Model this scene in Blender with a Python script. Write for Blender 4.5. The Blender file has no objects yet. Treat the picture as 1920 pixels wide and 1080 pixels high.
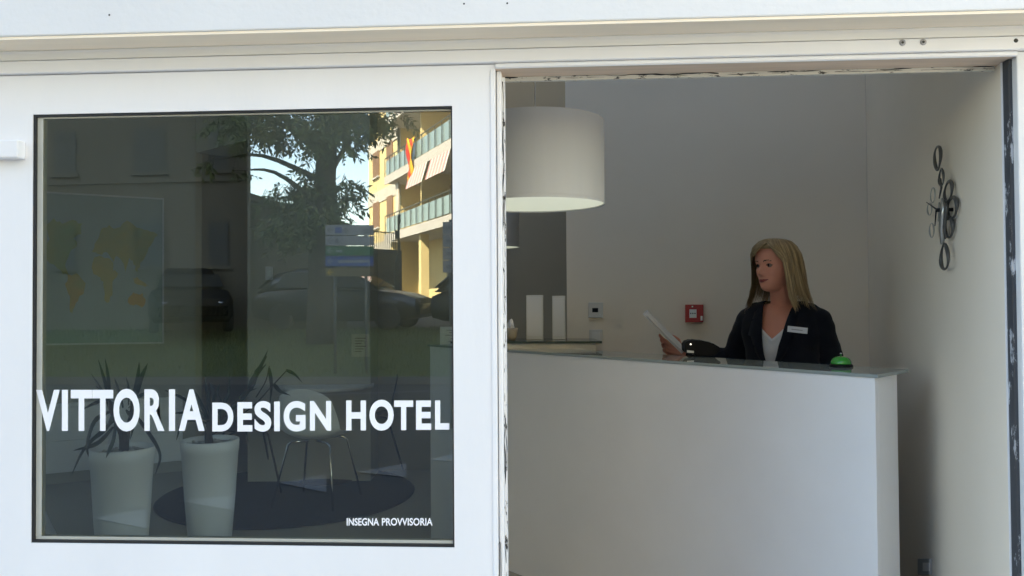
import bpy, bmesh, math, random
from mathutils import Vector, Matrix, noise

# ------------------------------------------------------------------ camera
sc = bpy.context.scene
COL = sc.collection
FOC, IMW, IMH, CYP = 1500.0, 1920.0, 1080.0, 529.8
YAW, PITCH, ROLL = 0.0584, 0.0191, -0.0068
CAM = Vector((0.0, -2.2, 1.42))
_fw = Vector((-math.sin(YAW) * math.cos(PITCH), math.cos(YAW) * math.cos(PITCH), math.sin(PITCH)))
_r0 = Vector((math.cos(YAW), math.sin(YAW), 0))
_u0 = _r0.cross(_fw)
_r = _r0 * math.cos(ROLL) + _u0 * math.sin(ROLL)
_u = -_r0 * math.sin(ROLL) + _u0 * math.cos(ROLL)
cd = bpy.data.cameras.new('camera')
cam = bpy.data.objects.new('camera', cd)
COL.objects.link(cam)
cam.matrix_world = Matrix(((_r.x, _u.x, -_fw.x, CAM.x), (_r.y, _u.y, -_fw.y, CAM.y), (_r.z, _u.z, -_fw.z, CAM.z), (0, 0, 0, 1)))
cd.sensor_width = 36
cd.lens = 36 * FOC / IMW
cd.shift_y = -(IMH / 2 - CYP) / IMW
cd.clip_start, cd.clip_end = 0.05, 3000
sc.camera = cam

# ------------------------------------------------------------------ sky, sun, exposure
SUN_DIR = Vector((-0.55, 0.84, 0)).normalized()
SUN_EL = math.radians(44)
SUN_DIR = Vector((SUN_DIR.x * math.cos(SUN_EL), SUN_DIR.y * math.cos(SUN_EL), math.sin(SUN_EL)))
w = bpy.data.worlds.new('World')
sc.world = w
w.use_nodes = True
nt = w.node_tree
bg = nt.nodes['Background']
sky = nt.nodes.new('ShaderNodeTexSky')
sky.sky_type = 'NISHITA'
sky.sun_disc = False
sky.sun_elevation = SUN_EL
sky.sun_rotation = math.atan2(SUN_DIR.x, SUN_DIR.y)
sky.altitude = 50
sky.air_density, sky.dust_density, sky.ozone_density = 1.0, 0.4, 1.3
nt.links.new(sky.outputs[0], bg.inputs[0])
bg.inputs[1].default_value = 0.14
sd = bpy.data.lights.new('sun', 'SUN')
sd.energy = 5.0
sd.angle = math.radians(0.55)
sd.color = (1.0, 0.93, 0.82)
sun = bpy.data.objects.new('sun', sd)
COL.objects.link(sun)
sun.rotation_euler = SUN_DIR.to_track_quat('Z', 'Y').to_euler()
sun.location = (0, 0, 60)
sc.view_settings.view_transform = 'Standard'
sc.view_settings.look = 'None'
sc.view_settings.exposure = 2.62
sc.view_settings.gamma = 1
sc.view_settings.use_white_balance = True          # the camera's white balance, set for open shade
sc.view_settings.white_balance_temperature = 7900
sc.view_settings.use_curve_mapping = False
sc.render.engine = 'CYCLES'
sc.cycles.use_denoising = True
sc.cycles.max_bounces = 12
sc.cycles.diffuse_bounces = 6
sc.cycles.glossy_bounces = 6
sc.cycles.transmission_bounces = 8
sc.cycles.transparent_max_bounces = 16
sc.cycles.sample_clamp_indirect = 6

# ------------------------------------------------------------------ geometry helpers
def at(px, py, d):
    """world point seen at a photo pixel, d metres in front of the camera"""
    return CAM + (_fw * 1.0 + _r * ((px - 960) / FOC) + _u * ((CYP - py) / FOC)) * d

def onplane(px, py, p0, n):
    v = at(px, py, 1.0) - CAM
    return CAM + v * ((Vector(p0) - CAM).dot(n) / v.dot(n))

def ony(px, py, y):
    return onplane(px, py, (0, y, 0), Vector((0, 1, 0)))

def onz(px, py, z):
    return onplane(px, py, (0, 0, z), Vector((0, 0, 1)))

_rh = Vector((_r0.x, _r0.y, 0))
_fh = Vector((-math.sin(YAW), math.cos(YAW), 0))
def fl(X, d, z=0.0):
    """room coordinates: X to the side, d into the room, seen from where the photographer stands"""
    return Vector((CAM.x, CAM.y, 0)) + _rh * X + _fh * d + Vector((0, 0, z))

GLASS_Y = 0.012
def mir(p):
    """a place across the street whose mirror image in the window is p"""
    return Vector((p.x, 2 * GLASS_Y - p.y, p.z))

MATS = {}
def mat(name, color, rough=0.6, var=0.0, scale=6.0, bump=0.0, bscale=40.0, metal=0.0, spec=0.5, color2=None, detail=4.0,
        emit=None, estr=0.0, sub=0.0, trans=0.0, coat=0.0, stretch=None, sheen=0.0):
    if name in MATS:
        return MATS[name]
    m = bpy.data.materials.new(name)
    m.use_nodes = True
    t = m.node_tree
    b = t.nodes['Principled BSDF']
    c = tuple(color) + (1,)
    b.inputs['Base Color'].default_value = c
    b.inputs['Roughness'].default_value = rough
    b.inputs['Metallic'].default_value = metal
    b.inputs['Specular IOR Level'].default_value = spec
    b.inputs['Coat Weight'].default_value = coat
    b.inputs['Sheen Weight'].default_value = sheen
    if sub:
        b.inputs['Subsurface Weight'].default_value = sub
        b.inputs['Subsurface Radius'].default_value = (0.012, 0.005, 0.003)
    if emit:
        b.inputs['Emission Color'].default_value = tuple(emit) + (1,)
        b.inputs['Emission Strength'].default_value = estr
    tc = t.nodes.new('ShaderNodeTexCoord')
    vec = tc.outputs['Object']
    if stretch:
        mp = t.nodes.new('ShaderNodeMapping')
        mp.inputs['Scale'].default_value = stretch
        t.links.new(vec, mp.inputs[0])
        vec = mp.outputs[0]
    if var > 0 or color2:
        n = t.nodes.new('ShaderNodeTexNoise')
        n.inputs['Scale'].default_value = scale
        n.inputs['Detail'].default_value = detail
        n.inputs['Roughness'].default_value = 0.6
        t.links.new(vec, n.inputs['Vector'])
        r = t.nodes.new('ShaderNodeValToRGB')
        r.color_ramp.elements[0].position = 0.3
        r.color_ramp.elements[1].position = 0.7
        if color2:
            ca, cb = tuple(color), tuple(color2)
        else:
            ca = tuple(max(0, x * (1 - var)) for x in color)
            cb = tuple(min(1, x * (1 + var)) for x in color)
        r.color_ramp.elements[0].color = ca + (1,)
        r.color_ramp.elements[1].color = cb + (1,)
        t.links.new(n.outputs['Fac'], r.inputs[0])
        t.links.new(r.outputs[0], b.inputs['Base Color'])
        rr = t.nodes.new('ShaderNodeMapRange')
        rr.inputs['To Min'].default_value = max(0.02, rough - 0.06)
        rr.inputs['To Max'].default_value = min(1, rough + 0.06)
        t.links.new(n.outputs['Fac'], rr.inputs['Value'])
        t.links.new(rr.outputs[0], b.inputs['Roughness'])
    if bump > 0:
        n2 = t.nodes.new('ShaderNodeTexNoise')
        n2.inputs['Scale'].default_value = bscale
        n2.inputs['Detail'].default_value = 5
        t.links.new(vec, n2.inputs['Vector'])
        bp = t.nodes.new('ShaderNodeBump')
        bp.inputs['Strength'].default_value = bump
        bp.inputs['Distance'].default_value = 0.004
        t.links.new(n2.outputs['Fac'], bp.inputs['Height'])
        t.links.new(bp.outputs[0], b.inputs['Normal'])
    MATS[name] = m
    return m

def chipped(name, paint, under, amount, scale, stretch=(1, 1, 1)):
    """old paint that has flaked off in patches"""
    m = mat(name, paint, 0.55)
    t = m.node_tree
    b = t.nodes['Principled BSDF']
    tc = t.nodes.new('ShaderNodeTexCoord')
    mp = t.nodes.new('ShaderNodeMapping')
    mp.inputs['Scale'].default_value = stretch
    t.links.new(tc.outputs['Object'], mp.inputs[0])
    n = t.nodes.new('ShaderNodeTexNoise')
    n.inputs['Scale'].default_value = scale
    n.inputs['Detail'].default_value = 8
    n.inputs['Roughness'].default_value = 0.7
    t.links.new(mp.outputs[0], n.inputs['Vector'])
    r = t.nodes.new('ShaderNodeValToRGB')
    r.color_ramp.elements[0].position = amount - 0.015
    r.color_ramp.elements[1].position = amount + 0.015
    r.color_ramp.elements[0].color = tuple(under) + (1,)
    r.color_ramp.elements[1].color = tuple(paint) + (1,)
    t.links.new(n.outputs['Fac'], r.inputs[0])
    t.links.new(r.outputs[0], b.inputs['Base Color'])
    bp = t.nodes.new('ShaderNodeBump')
    bp.inputs['Strength'].default_value = 0.6
    bp.inputs['Distance'].default_value = 0.003
    t.links.new(r.outputs[0], bp.inputs['Height'])
    t.links.new(bp.outputs[0], b.inputs['Normal'])
    return m

def glassmat(name, tint, refl, rough=0.0):
    m = bpy.data.materials.new(name)
    m.use_nodes = True
    t = m.node_tree
    t.nodes.clear()
    o = t.nodes.new('ShaderNodeOutputMaterial')
    mx = t.nodes.new('ShaderNodeMixShader')
    tr = t.nodes.new('ShaderNodeBsdfTransparent')
    gl = t.nodes.new('ShaderNodeBsdfGlossy')
    tr.inputs[0].default_value = tuple(tint) + (1,)
    gl.inputs[0].default_value = (1, 1, 1, 1)
    gl.inputs['Roughness'].default_value = rough
    fr = t.nodes.new('ShaderNodeFresnel')
    fr.inputs[0].default_value = 1.5
    mr = t.nodes.new('ShaderNodeMapRange')
    mr.inputs['From Min'].default_value = 0.04
    mr.inputs['From Max'].default_value = 1
    mr.inputs['To Min'].default_value = refl
    mr.inputs['To Max'].default_value = 1
    t.links.new(fr.outputs[0], mr.inputs['Value'])
    t.links.new(mr.outputs[0], mx.inputs[0])
    t.links.new(tr.outputs[0], mx.inputs[1])
    t.links.new(gl.outputs[0], mx.inputs[2])
    t.links.new(mx.outputs[0], o.inputs[0])
    MATS[name] = m
    return m

def tag(o, label=None, cat=None, group=None, kind=None):
    if label: o['label'] = label
    if cat: o['category'] = cat
    if group: o['group'] = group
    if kind: o['kind'] = kind
    return o

def empty(name, loc=(0, 0, 0), rz=0.0, label=None, cat=None, group=None):
    o = bpy.data.objects.new(name, None)
    COL.objects.link(o)
    o.location = loc
    o.rotation_euler = (0, 0, rz)
    o.empty_display_size = 0.1
    return tag(o, label, cat, group)

def link(name, me, m=None, parent=None, smooth=False, loc=None):
    """link a mesh; vertices are in the parent's coordinates unless loc is given"""
    o = bpy.data.objects.new(name, me)
    COL.objects.link(o)
    if m is not None and len(me.materials) == 0:
        me.materials.append(m)
    if parent: o.parent = parent
    if loc is not None: o.location = loc
    if smooth:
        me.polygons.foreach_set('use_smooth', [True] * len(me.polygons))
    return o

class MB:
    """collects geometry for ONE mesh"""
    def __init__(s):
        s.v, s.f = [], []
    def add(s, vs, fs):
        k = len(s.v)
        s.v += [tuple(v) for v in vs]
        s.f += [tuple(i + k for i in f) for f in fs]
        return s
    def box(s, a, b):
        x0, y0, z0 = (min(a[i], b[i]) for i in range(3))
        x1, y1, z1 = (max(a[i], b[i]) for i in range(3))
        return s.add([(x0, y0, z0), (x1, y0, z0), (x1, y1, z0), (x0, y1, z0), (x0, y0, z1), (x1, y0, z1), (x1, y1, z1), (x0, y1, z1)],
                     [(0, 3, 2, 1), (4, 5, 6, 7), (0, 1, 5, 4), (1, 2, 6, 5), (2, 3, 7, 6), (3, 0, 4, 7)])
    def slab(s, p, q, z0, z1, th, side=1):
        """upright wall from p to q, th thick to one side"""
        p, q = Vector((p[0], p[1], 0)), Vector((q[0], q[1], 0))
        d = (q - p).normalized()
        n = Vector((-d.y, d.x, 0)) * th * side
        b = [p, q, q + n, p + n]
        vs = [(v.x, v.y, z0) for v in b] + [(v.x, v.y, z1) for v in b]
        return s.add(vs, [(0, 3, 2, 1), (4, 5, 6, 7), (0, 1, 5, 4), (1, 2, 6, 5), (2, 3, 7, 6), (3, 0, 4, 7)])
    def quadbox(s, c4, n):
        """four corners and a thickness vector"""
        c4 = [Vector(c) for c in c4]
        n = Vector(n)
        vs = c4 + [c + n for c in c4]
        return s.add(vs, [(0, 3, 2, 1), (4, 5, 6, 7), (0, 1, 5, 4), (1, 2, 6, 5), (2, 3, 7, 6), (3, 0, 4, 7)])
    def prism(s, pts, n):
        k = len(pts)
        pts = [Vector(p) for p in pts]
        n = Vector(n)
        vs = pts + [p + n for p in pts]
        fs = [tuple(reversed(range(k))), tuple(range(k, 2 * k))]
        fs += [(i, (i + 1) % k, k + (i + 1) % k, k + i) for i in range(k)]
        return s.add(vs, fs)
    def tube(s, pts, rad, n=8, cap=True, closed=False, flat=None):
        pts = [Vector(p) for p in pts]
        k = len(pts)
        rads = rad if isinstance(rad, (list, tuple)) else [rad] * k
        vs, fs = [], []
        up = None
        for i, p in enumerate(pts):
            a = pts[(i - 1) % k] if (closed or i > 0) else p
            b = pts[(i + 1) % k] if (closed or i < k - 1) else p
            d = (b - a).normalized() if (b - a).length > 1e-9 else Vector((0, 0, 1))
            if up is None:
                up = d.orthogonal().normalized()
            if flat is not None:
                x = d.cross(flat).normalized(); y = Vector(flat)
            else:
                up = (up - d * up.dot(d)).normalized()
                x, y = up, d.cross(up)
            ky = 0.35 if flat is not None else 1
            for j in range(n):
                t = 2 * math.pi * j / n
                vs.append(p + (x * math.cos(t) + y * math.sin(t) * ky) * rads[i])
        m = k if closed else k - 1
        for i in range(m):
            for j in range(n):
                a, b = i * n + j, i * n + (j + 1) % n
                c, d2 = ((i + 1) % k) * n + (j + 1) % n, ((i + 1) % k) * n + j
                fs.append((a, b, c, d2))
        if cap and not closed:
            fs.append(tuple(reversed(range(n))))
            fs.append(tuple(range((k - 1) * n, k * n)))
        return s.add(vs, fs)
    def lathe(s, prof, c=(0, 0, 0), n=32, cap0=True, cap1=True):
        vs, fs = [], []
        for (r, z) in prof:
            for j in range(n):
                t = 2 * math.pi * j / n
                vs.append((c[0] + r * math.cos(t), c[1] + r * math.sin(t), c[2] + z))
        for i in range(len(prof) - 1):
            for j in range(n):
                fs.append((i * n + j, i * n + (j + 1) % n, (i + 1) * n + (j + 1) % n, (i + 1) * n + j))
        if cap0: fs.append(tuple(reversed(range(n))))
        if cap1: fs.append(tuple(range((len(prof) - 1) * n, len(prof) * n)))
        return s.add(vs, fs)
    def loft(s, rings, cap=True):
        n = len(rings[0])
        vs = [v for r in rings for v in r]
        fs = []
        for i in range(len(rings) - 1):
            for j in range(n):
                fs.append((i * n + j, i * n + (j + 1) % n, (i + 1) * n + (j + 1) % n, (i + 1) * n + j))
        if cap:
            fs.append(tuple(reversed(range(n))))
            fs.append(tuple(range((len(rings) - 1) * n, len(rings) * n)))
        return s.add(vs, fs)
    def capsule(s, p, q, r0, r1, n=14):
        """tapered limb with round ends"""
        p, q = Vector(p), Vector(q)
        d = (q - p)
        L = max(d.length, 1e-6)
        d = d / L
        pts, rs = [], []
        for i in range(4):
            a = math.pi / 2 * (1 - i / 4)
            pts.append(p - d * r0 * math.sin(a)); rs.append(max(r0 * math.cos(a), 1e-4))
        pts.append(p); rs.append(r0)
        pts.append(q); rs.append(r1)
        for i in range(1, 5):
            a = math.pi / 2 * i / 4
            pts.append(q + d * r1 * math.sin(a)); rs.append(max(r1 * math.cos(a), 1e-4))
        return s.tube(pts, rs, n)
    def mesh(s, name):
        me = bpy.data.meshes.new(name)
        me.from_pydata(s.v, [], s.f)
        me.validate()
        bm = bmesh.new(); bm.from_mesh(me)
        bmesh.ops.recalc_face_normals(bm, faces=bm.faces)
        bm.to_mesh(me); bm.free()
        return me
    def build(s, name, m, parent=None, smooth=False, bevel=0.0, loc=None, seg=2):
        o = link(name, s.mesh(name), m, parent, smooth, loc)
        if bevel > 0:
            md = o.modifiers.new('bevel', 'BEVEL')
            md.width = bevel; md.segments = seg; md.limit_method = 'ANGLE'
            md.angle_limit = math.radians(40)
        return o

def copy_tree(o, parent=None):
    c = o.copy()
    COL.objects.link(c)
    if parent: c.parent = parent
    for ch in list(o.children):
        copy_tree(ch, c)
    return c

def evaluated(o):
    bpy.context.view_layer.update()
    dg = bpy.context.evaluated_depsgraph_get()
    return bpy.data.meshes.new_from_object(o.evaluated_get(dg))

def remesh(mb, name, voxel, smooth=4):
    o = bpy.data.objects.new('tmp', mb.mesh(name))
    COL.objects.link(o)
    r = o.modifiers.new('r', 'REMESH'); r.mode = 'VOXEL'; r.voxel_size = voxel
    if smooth:
        sm = o.modifiers.new('s', 'SMOOTH'); sm.iterations = smooth; sm.factor = 0.5
    me = evaluated(o)
    me.name = name
    old = o.data
    bpy.data.objects.remove(o); bpy.data.meshes.remove(old)
    me.materials.clear()
    return me

# ------------------------------------------------------------------ materials of the setting
M_FRONT = mat('white_facade_paint', (0.70, 0.70, 0.695), 0.6, 0.035, 1.1, 0.35, 45, detail=9)
M_LEAF = mat('white_door_paint', (0.79, 0.785, 0.795), 0.45, 0.03, 1.6, 0.25, 18, detail=9, stretch=(1.6, 1, .5))
M_SOFFIT = mat('cream_soffit_paint', (0.88, 0.76, 0.60), 0.6, 0.06, 3.0, 0.1, 40, stretch=(0.3, 4, 4))
M_COVE = mat('cream_moulding_paint', (0.80, 0.765, 0.69), 0.5, 0.02, 3.0)
M_LINTEL = mat('worn_beige_lintel', (0.70, 0.54, 0.41), 0.65, 0.14, 5.0, 0.2, 30, stretch=(0.4, 6, 6))
M_CHIP = chipped('flaked_cream_paint', (0.62, 0.60, 0.53), (0.03, 0.03, 0.028), 0.40, 120, (0.3, 1, 1))
M_CHIPV = chipped('flaked_white_paint', (0.75, 0.75, 0.75), (0.02, 0.02, 0.022), 0.42, 90, (1, 1, 0.35))
M_CHIPD = chipped('flaked_dark_paint', (0.045, 0.05, 0.058), (0.45, 0.47, 0.5), 0.40, 26, (1, 1, 0.3))
M_RUBBER = mat('black_rubber', (0.012, 0.012, 0.012), 0.6, 0.2, 60, 0.4, 200)
M_BEAD = mat('pale_aluminium_bead', (0.47, 0.47, 0.42), 0.45, 0.04, 8)
M_GLASS = glassmat('window_glass', (0.805, 0.875, 0.86), 0.17)
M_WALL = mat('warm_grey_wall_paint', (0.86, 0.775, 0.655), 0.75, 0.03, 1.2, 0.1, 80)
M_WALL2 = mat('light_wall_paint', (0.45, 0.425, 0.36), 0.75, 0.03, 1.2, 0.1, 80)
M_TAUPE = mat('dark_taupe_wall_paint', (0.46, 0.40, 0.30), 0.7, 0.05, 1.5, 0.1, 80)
M_CEIL = mat('white_ceiling_paint', (0.75, 0.75, 0.73), 0.8)
M_FLOOR = mat('grey_resin_floor', (0.33, 0.315, 0.28), 0.35, 0.10, 2.0)
M_ASPH = mat('asphalt', (0.038, 0.038, 0.040), 0.85, 0.25, 30, 0.6, 120)
M_PAVE = mat('pale_paving', (0.52, 0.49, 0.45), 0.8, 0.12, 8, 0.3, 60)
M_PAVEL = mat('bounce_paving', (0.60, 0.555, 0.49), 0.8, 0.08, 5, 0.3, 60)
M_PAINT = mat('worn_road_paint', (0.12, 0.125, 0.135), 0.7, 0.2, 20)

# ------------------------------------------------------------------ ground and street (seen in the window's reflection)
tag(MB().box((-400, -3.9, -0.6), (400, 40, -0.13)).build('ground', M_ASPH), kind='structure')
ridge = []
prof = [(-2.26, -0.12), (-12.0, -0.12), (-12.02, 0.02), (-13.4, 0.25), (-15.2, 0.62), (-16.2, 0.70), (-26, 0.80), (-60, 1.1), (-140, 1.6), (-900, 2.0)]
def strip(name, i0, i1, m, x0=-400, x1=400, n=1):
    vs, fs = [], []
    for y, z in prof[i0:i1 + 1]:
        vs += [(x0, y, z), (x1, y, z)]
    for i in range(i1 - i0):
        fs.append((2 * i, 2 * i + 1, 2 * i + 3, 2 * i + 2))
    return tag(MB().add(vs, fs).build(name, m), kind='structure')
strip('road', 0, 1, M_ASPH)
strip('kerb', 1, 2, mat('dark_kerb_stone', (0.11, 0.105, 0.10), 0.85, 0.15, 10))
M_VERGE = mat('verge_soil_and_turf', (0.055, 0.075, 0.025), 0.9, 0.35, 3, 0.8, 60)
strip('verge', 2, 5, M_VERGE)
strip('terrain', 5, 9, M_ASPH)
tag(MB().box((-40, -2.25, -0.129), (0.3, -0.002, 0.0)).build('pavement', M_PAVE, bevel=0.01), kind='structure')
tag(MB().box((0.32, -11.6, -0.129), (40, -0.002, 0.0)).build('bounce_forecourt', M_PAVEL, bevel=0.01), kind='structure')  # unseen pale ground, added to bounce sunlight at the front and entrance

# give-way triangles and lines painted on the road, a few millimetres above it
def road_pt(px, py, z=-0.115):
    return mir(onz(px, py, z))
tri = [((170, 972), (275, 955), (275, 992)), ((335, 940), (440, 930), (440, 958)), ((522, 906), (612, 890), (612, 924)), ((668, 886), (762, 869), (762, 895)), ((796, 862), (876, 848), (876, 868))]
for k, tr_ in enumerate(tri):
    m_ = MB().prism([road_pt(*p) for p in tr_], (0, 0, 0.003))
    tag(m_.build('road_marking', M_PAINT), kind='structure')
for (a, b, h) in (((470, 722), (850, 668), 3), ((520, 742), (850, 731), 2)):
    m_ = MB().prism([road_pt(a[0], a[1]), road_pt(b[0], b[1]), road_pt(b[0], b[1] + h), road_pt(a[0], a[1] + h)], (0, 0, 0.003))
    tag(m_.build('road_marking', M_PAINT), kind='structure')

# ------------------------------------------------------------------ room behind the window (setting)
FZ, CZ = 0.001, 3.4
tag(MB().box((-9.0, 0.10, -0.10), (4.5, 9.0, FZ)).build('floor', M_FLOOR), kind='structure')
SX0, SX1, SY0, SY1 = -2.0, 1.40, 0.72, 4.6           # opening of an unseen roof light, added to brighten the lobby
tag(MB().box((-5.6, 0.21, CZ), (SX0, 9.0, CZ + 0.1)).box((SX1, 0.21, CZ), (4.5, 9.0, CZ + 0.1)).box((SX0, 0.21, CZ), (SX1, SY0, CZ + 0.1)).box((SX0, SY1, CZ), (SX1, 9.0, CZ + 0.1)).build('ceiling', M_CEIL), kind='structure')
RWA, RWB = Vector((1.2150, 0.057, 0)), fl(1.85, 4.15)
BWA = fl(0.31, 4.535)
def wall(name, p, q, m, z0=FZ, z1=CZ, th=0.15, side=1):
    return tag(MB().slab(p, q, z0, z1, th, side).build(name, m), kind='structure')
wall('wall_right', RWA, RWB, M_WALL, side=-1)
wall('wall_back', fl(1.85, 4.152), BWA, M_WALL, side=-1)
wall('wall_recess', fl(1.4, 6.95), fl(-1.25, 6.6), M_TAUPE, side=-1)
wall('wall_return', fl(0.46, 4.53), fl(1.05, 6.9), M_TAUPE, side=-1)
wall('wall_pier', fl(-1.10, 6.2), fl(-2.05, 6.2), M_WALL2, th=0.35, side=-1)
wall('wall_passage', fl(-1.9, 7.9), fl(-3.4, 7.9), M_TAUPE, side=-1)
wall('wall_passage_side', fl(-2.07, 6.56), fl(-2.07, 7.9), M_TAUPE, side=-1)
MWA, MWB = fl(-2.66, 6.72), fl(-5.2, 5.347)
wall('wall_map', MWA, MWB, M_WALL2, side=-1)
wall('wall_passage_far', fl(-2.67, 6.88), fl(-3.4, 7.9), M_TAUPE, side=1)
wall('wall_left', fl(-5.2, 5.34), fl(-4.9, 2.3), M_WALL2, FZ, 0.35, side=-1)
wall('added_left_glazing', fl(-5.22, 5.33), fl(-4.92, 2.31), glassmat('clear_glass', (0.95, 0.97, 0.96), 0.035), 0.352, 3.398, .01, side=-1)  # unseen courtyard window, added to bring daylight in from the left
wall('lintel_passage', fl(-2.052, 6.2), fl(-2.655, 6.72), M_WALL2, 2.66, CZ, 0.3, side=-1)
# ------------------------------------------------------------------ hotel front
hotel = empty('hotel_front', (0, 0, 0), 0, 'white rendered hotel front with a moulded cornice over the sliding glass door and open entrance', 'building')
MB().box((-40, -0.13, 2.137), (14, 0.20, 3.39)).build('fascia', M_FRONT, hotel, bevel=0.004)
MB().box((-5.6, -0.13, 3.505), (SX0, 9.3, 4.35)).box((SX1, -0.13, 3.505), (14, 9.3, 4.35)).box((SX0, -0.13, 3.505), (SX1, SY0, 4.35)).box((SX0, SY1, 3.505), (SX1, 9.3, 4.35)).build('parapet_storey', M_FRONT, hotel)
rl = MB().box((SX0 - .2, SY0, 4.352), (SX0, SY1 + .2, 7.6)).box((SX1, SY0, 4.352), (SX1 + .2, SY1 + .2, 7.6)).box((SX0 + .001, SY1, 4.352), (SX1 - .001, SY1 + .2, 7.6)).box((SX0 - .2, SY0 - .2, 7.602), (SX1 + .2, SY1 + .2, 7.75))
rl.build('added_roof_light', M_FRONT, hotel)  # unseen roof monitor, added to let sky light into the back of the room
MB().box((-40, -0.13, 3.505), (-9.01, 12, 32)).build('shading_tower', M_FRONT, hotel)  # unseen tall block, shaped to keep the reflected street in shade
MB().box((-40, 0.19, 3.392), (14, 0.205, 3.504)).build('joint_cover', M_FRONT, hotel)
MB().box((-14, -0.126, 2.129), (14, -0.033, 2.1365)).build('soffit', M_SOFFIT, hotel)
# cove moulding: quarter-hollow profile run along the front
def run(name, prof_yz, m, x0=-14, x1=14, parent=hotel, bev=0.0):
    k = len(prof_yz)
    return MB().prism([(x0, y, z) for y, z in prof_yz], (x1 - x0, 0, 0)).build(name, m, parent, bevel=bev)
run('cove_moulding', [(-0.0005, 2.1365), (-0.032, 2.1365), (-0.032, 2.126), (-0.026, 2.121), (-0.021, 2.113), (-0.018, 2.1065), (-0.0005, 2.1065)], M_COVE)
run('header_board', [(-0.0005, 2.105), (-0.014, 2.105), (-0.014, 2.0725), (-0.011, 2.070), (-0.0005, 2.070)], M_LEAF)
run('header_bead', [(0.0, 2.0685), (-0.004, 2.0685), (-0.007, 2.064), (-0.007, 2.058), (-0.003, 2.0550), (0.0, 2.0550)], M_LEAF, -0.1705, 1.2245)
MB().box((-40, 0.0, 2.0695), (14, 0.19, 2.1365)).build('lintel_core', M_FRONT, hotel)
MB().box((-0.1705, 0.0008, 2.0557), (1.2245, 0.099, 2.0690)).build('lintel', M_LINTEL, hotel)
MB().box((-0.1555, 0.0860, 2.0425), (1.2150, 0.0975, 2.0553)).build('lintel_edge', M_CHIP, hotel)
def crack(name, p, q, nrm, across, wmax, seed, gap=.35, cuts=110):
    # open joint where the old sealant has crumbled: a ragged dark ribbon in short runs
    p, q, across, nrm = Vector(p), Vector(q), Vector(across), Vector(nrm)
    vs, fs = [], []
    prev = False
    for i in range(cuts + 1):
        t = i / cuts
        k = noise.noise(Vector((seed, t * 9, 0))) + .55 * noise.noise(Vector((seed, t * 40, 5)))
        w_ = wmax * max(0, min(1, .45 + k * 1.1 - gap * .5))
        o_ = across * (noise.noise(Vector((seed + 7, t * 30, 2))) * wmax * .8)
        c_ = p.lerp(q, t) + o_ + nrm
        n = len(vs)
        vs += [c_ - across * w_ * .5, c_ + across * w_ * .5]
        if prev and w_ > wmax * .06: fs.append((n - 2, n - 1, n + 1, n))
        prev = w_ > wmax * .06
    return MB().add(vs, fs).build(name, M_RUBBER, hotel)
crack('open_joint', (-0.150, 0.0860, 2.0535), (1.212, 0.0860, 2.0535), (0, -.0006, 0), (0, 0, 1), .0058, 3.3)
crack('open_joint', (-0.150, 0.0860, 2.0485), (1.212, 0.0860, 2.0485), (0, -.0006, 0), (0, 0, 1), .0036, 8.1, .75)
# right hand wall and jamb, left hand jamb
MB().box((1.2255, 0.0, 0.0), (1.5, 0.05, 2.069)).box((1.501, 0.0, 0.0), (14, 0.19, 2.069)).build('side_wall', M_FRONT, hotel, bevel=0.003)
MB().box((1.2155, 0.022, 0.0), (1.225, 0.05, 2.0543)).build('jamb', M_CHIPD, hotel)
MB().box((1.2125, 0.0503, 0.0), (1.225, 0.0555, 2.0543)).build('jamb_edge', M_LEAF, hotel)
MB().box((-0.1695, 0.02, 0.0), (-0.1560, 0.085, 2.0553)).build('jamb', M_LEAF, hotel, bevel=0.004)
MB().box((-0.1557, 0.040, 0.0), (-0.1475, 0.060, 2.0420)).build('jamb_edge', M_CHIPV, hotel)
crack('open_joint', (-0.1535, 0.040, 0.3), (-0.1535, 0.040, 2.03), (0, -.0006, 0), (1, 0, 0), .0050, 14.3, .45, 150)
crack('open_joint', (-0.1500, 0.040, 0.3), (-0.1500, 0.040, 2.03), (0, -.0006, 0), (1, 0, 0), .0034, 24.3, .8, 150)
MB().box((-40, 0.0, 0.0), (-5.6, 0.19, 2.069)).build('side_wall', M_FRONT, hotel)
MB().box((-5.595, 0.0, 0.0), (-2.802, 0.19, 0.3)).build('side_wall', M_FRONT, hotel)
MB().box((-3.0, 0.0, 0.302), (-2.802, 0.19, 2.069)).build('side_wall', M_FRONT, hotel)
MB().box((-5.594, 0.06, 0.301), (-3.002, 0.07, 2.068)).build('added_bay_pane', M_GLASS, hotel)  # unseen glazed bay, added to let more daylight into the room
MB().box((-9, 9.1, 0.0), (14, 9.3, 3.5)).build('rear_wall', M_FRONT, hotel)
MB().box((-40, 0.2, 0.0), (-9.01, 12, 3.5)).build('ground_storey', M_FRONT, hotel)
MB().box((13.8, 0.2, 0.0), (14, 9.09, 3.5)).build('end_wall', M_FRONT, hotel)
M_SCREW = mat('dark_hole', (0.02, 0.02, 0.02), 0.5)
M_PLUG = mat('grey_wall_plug', (0.33, 0.33, 0.34), 0.6, 0.3, 120)
for px, py in ((1692, 80), (1731, 79)):
    p = ony(px, py, -0.0142)
    ring = MB()
    ring.lathe([(0.0085, 0), (0.0085, 0.0012), (0.0035, 0.0016)], n=14)
    o = ring.build('wall_plug', M_PLUG, hotel, True); o.location = p; o.rotation_euler = (math.pi / 2, 0, 0)
    hole = MB().lathe([(0.0034, 0), (0.0034, 0.0022), (0.001, 0.0024)], n=10).build('screw_hole', M_SCREW, hotel)
    hole.location = p; hole.rotation_euler = (math.pi / 2, 0, 0)
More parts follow.
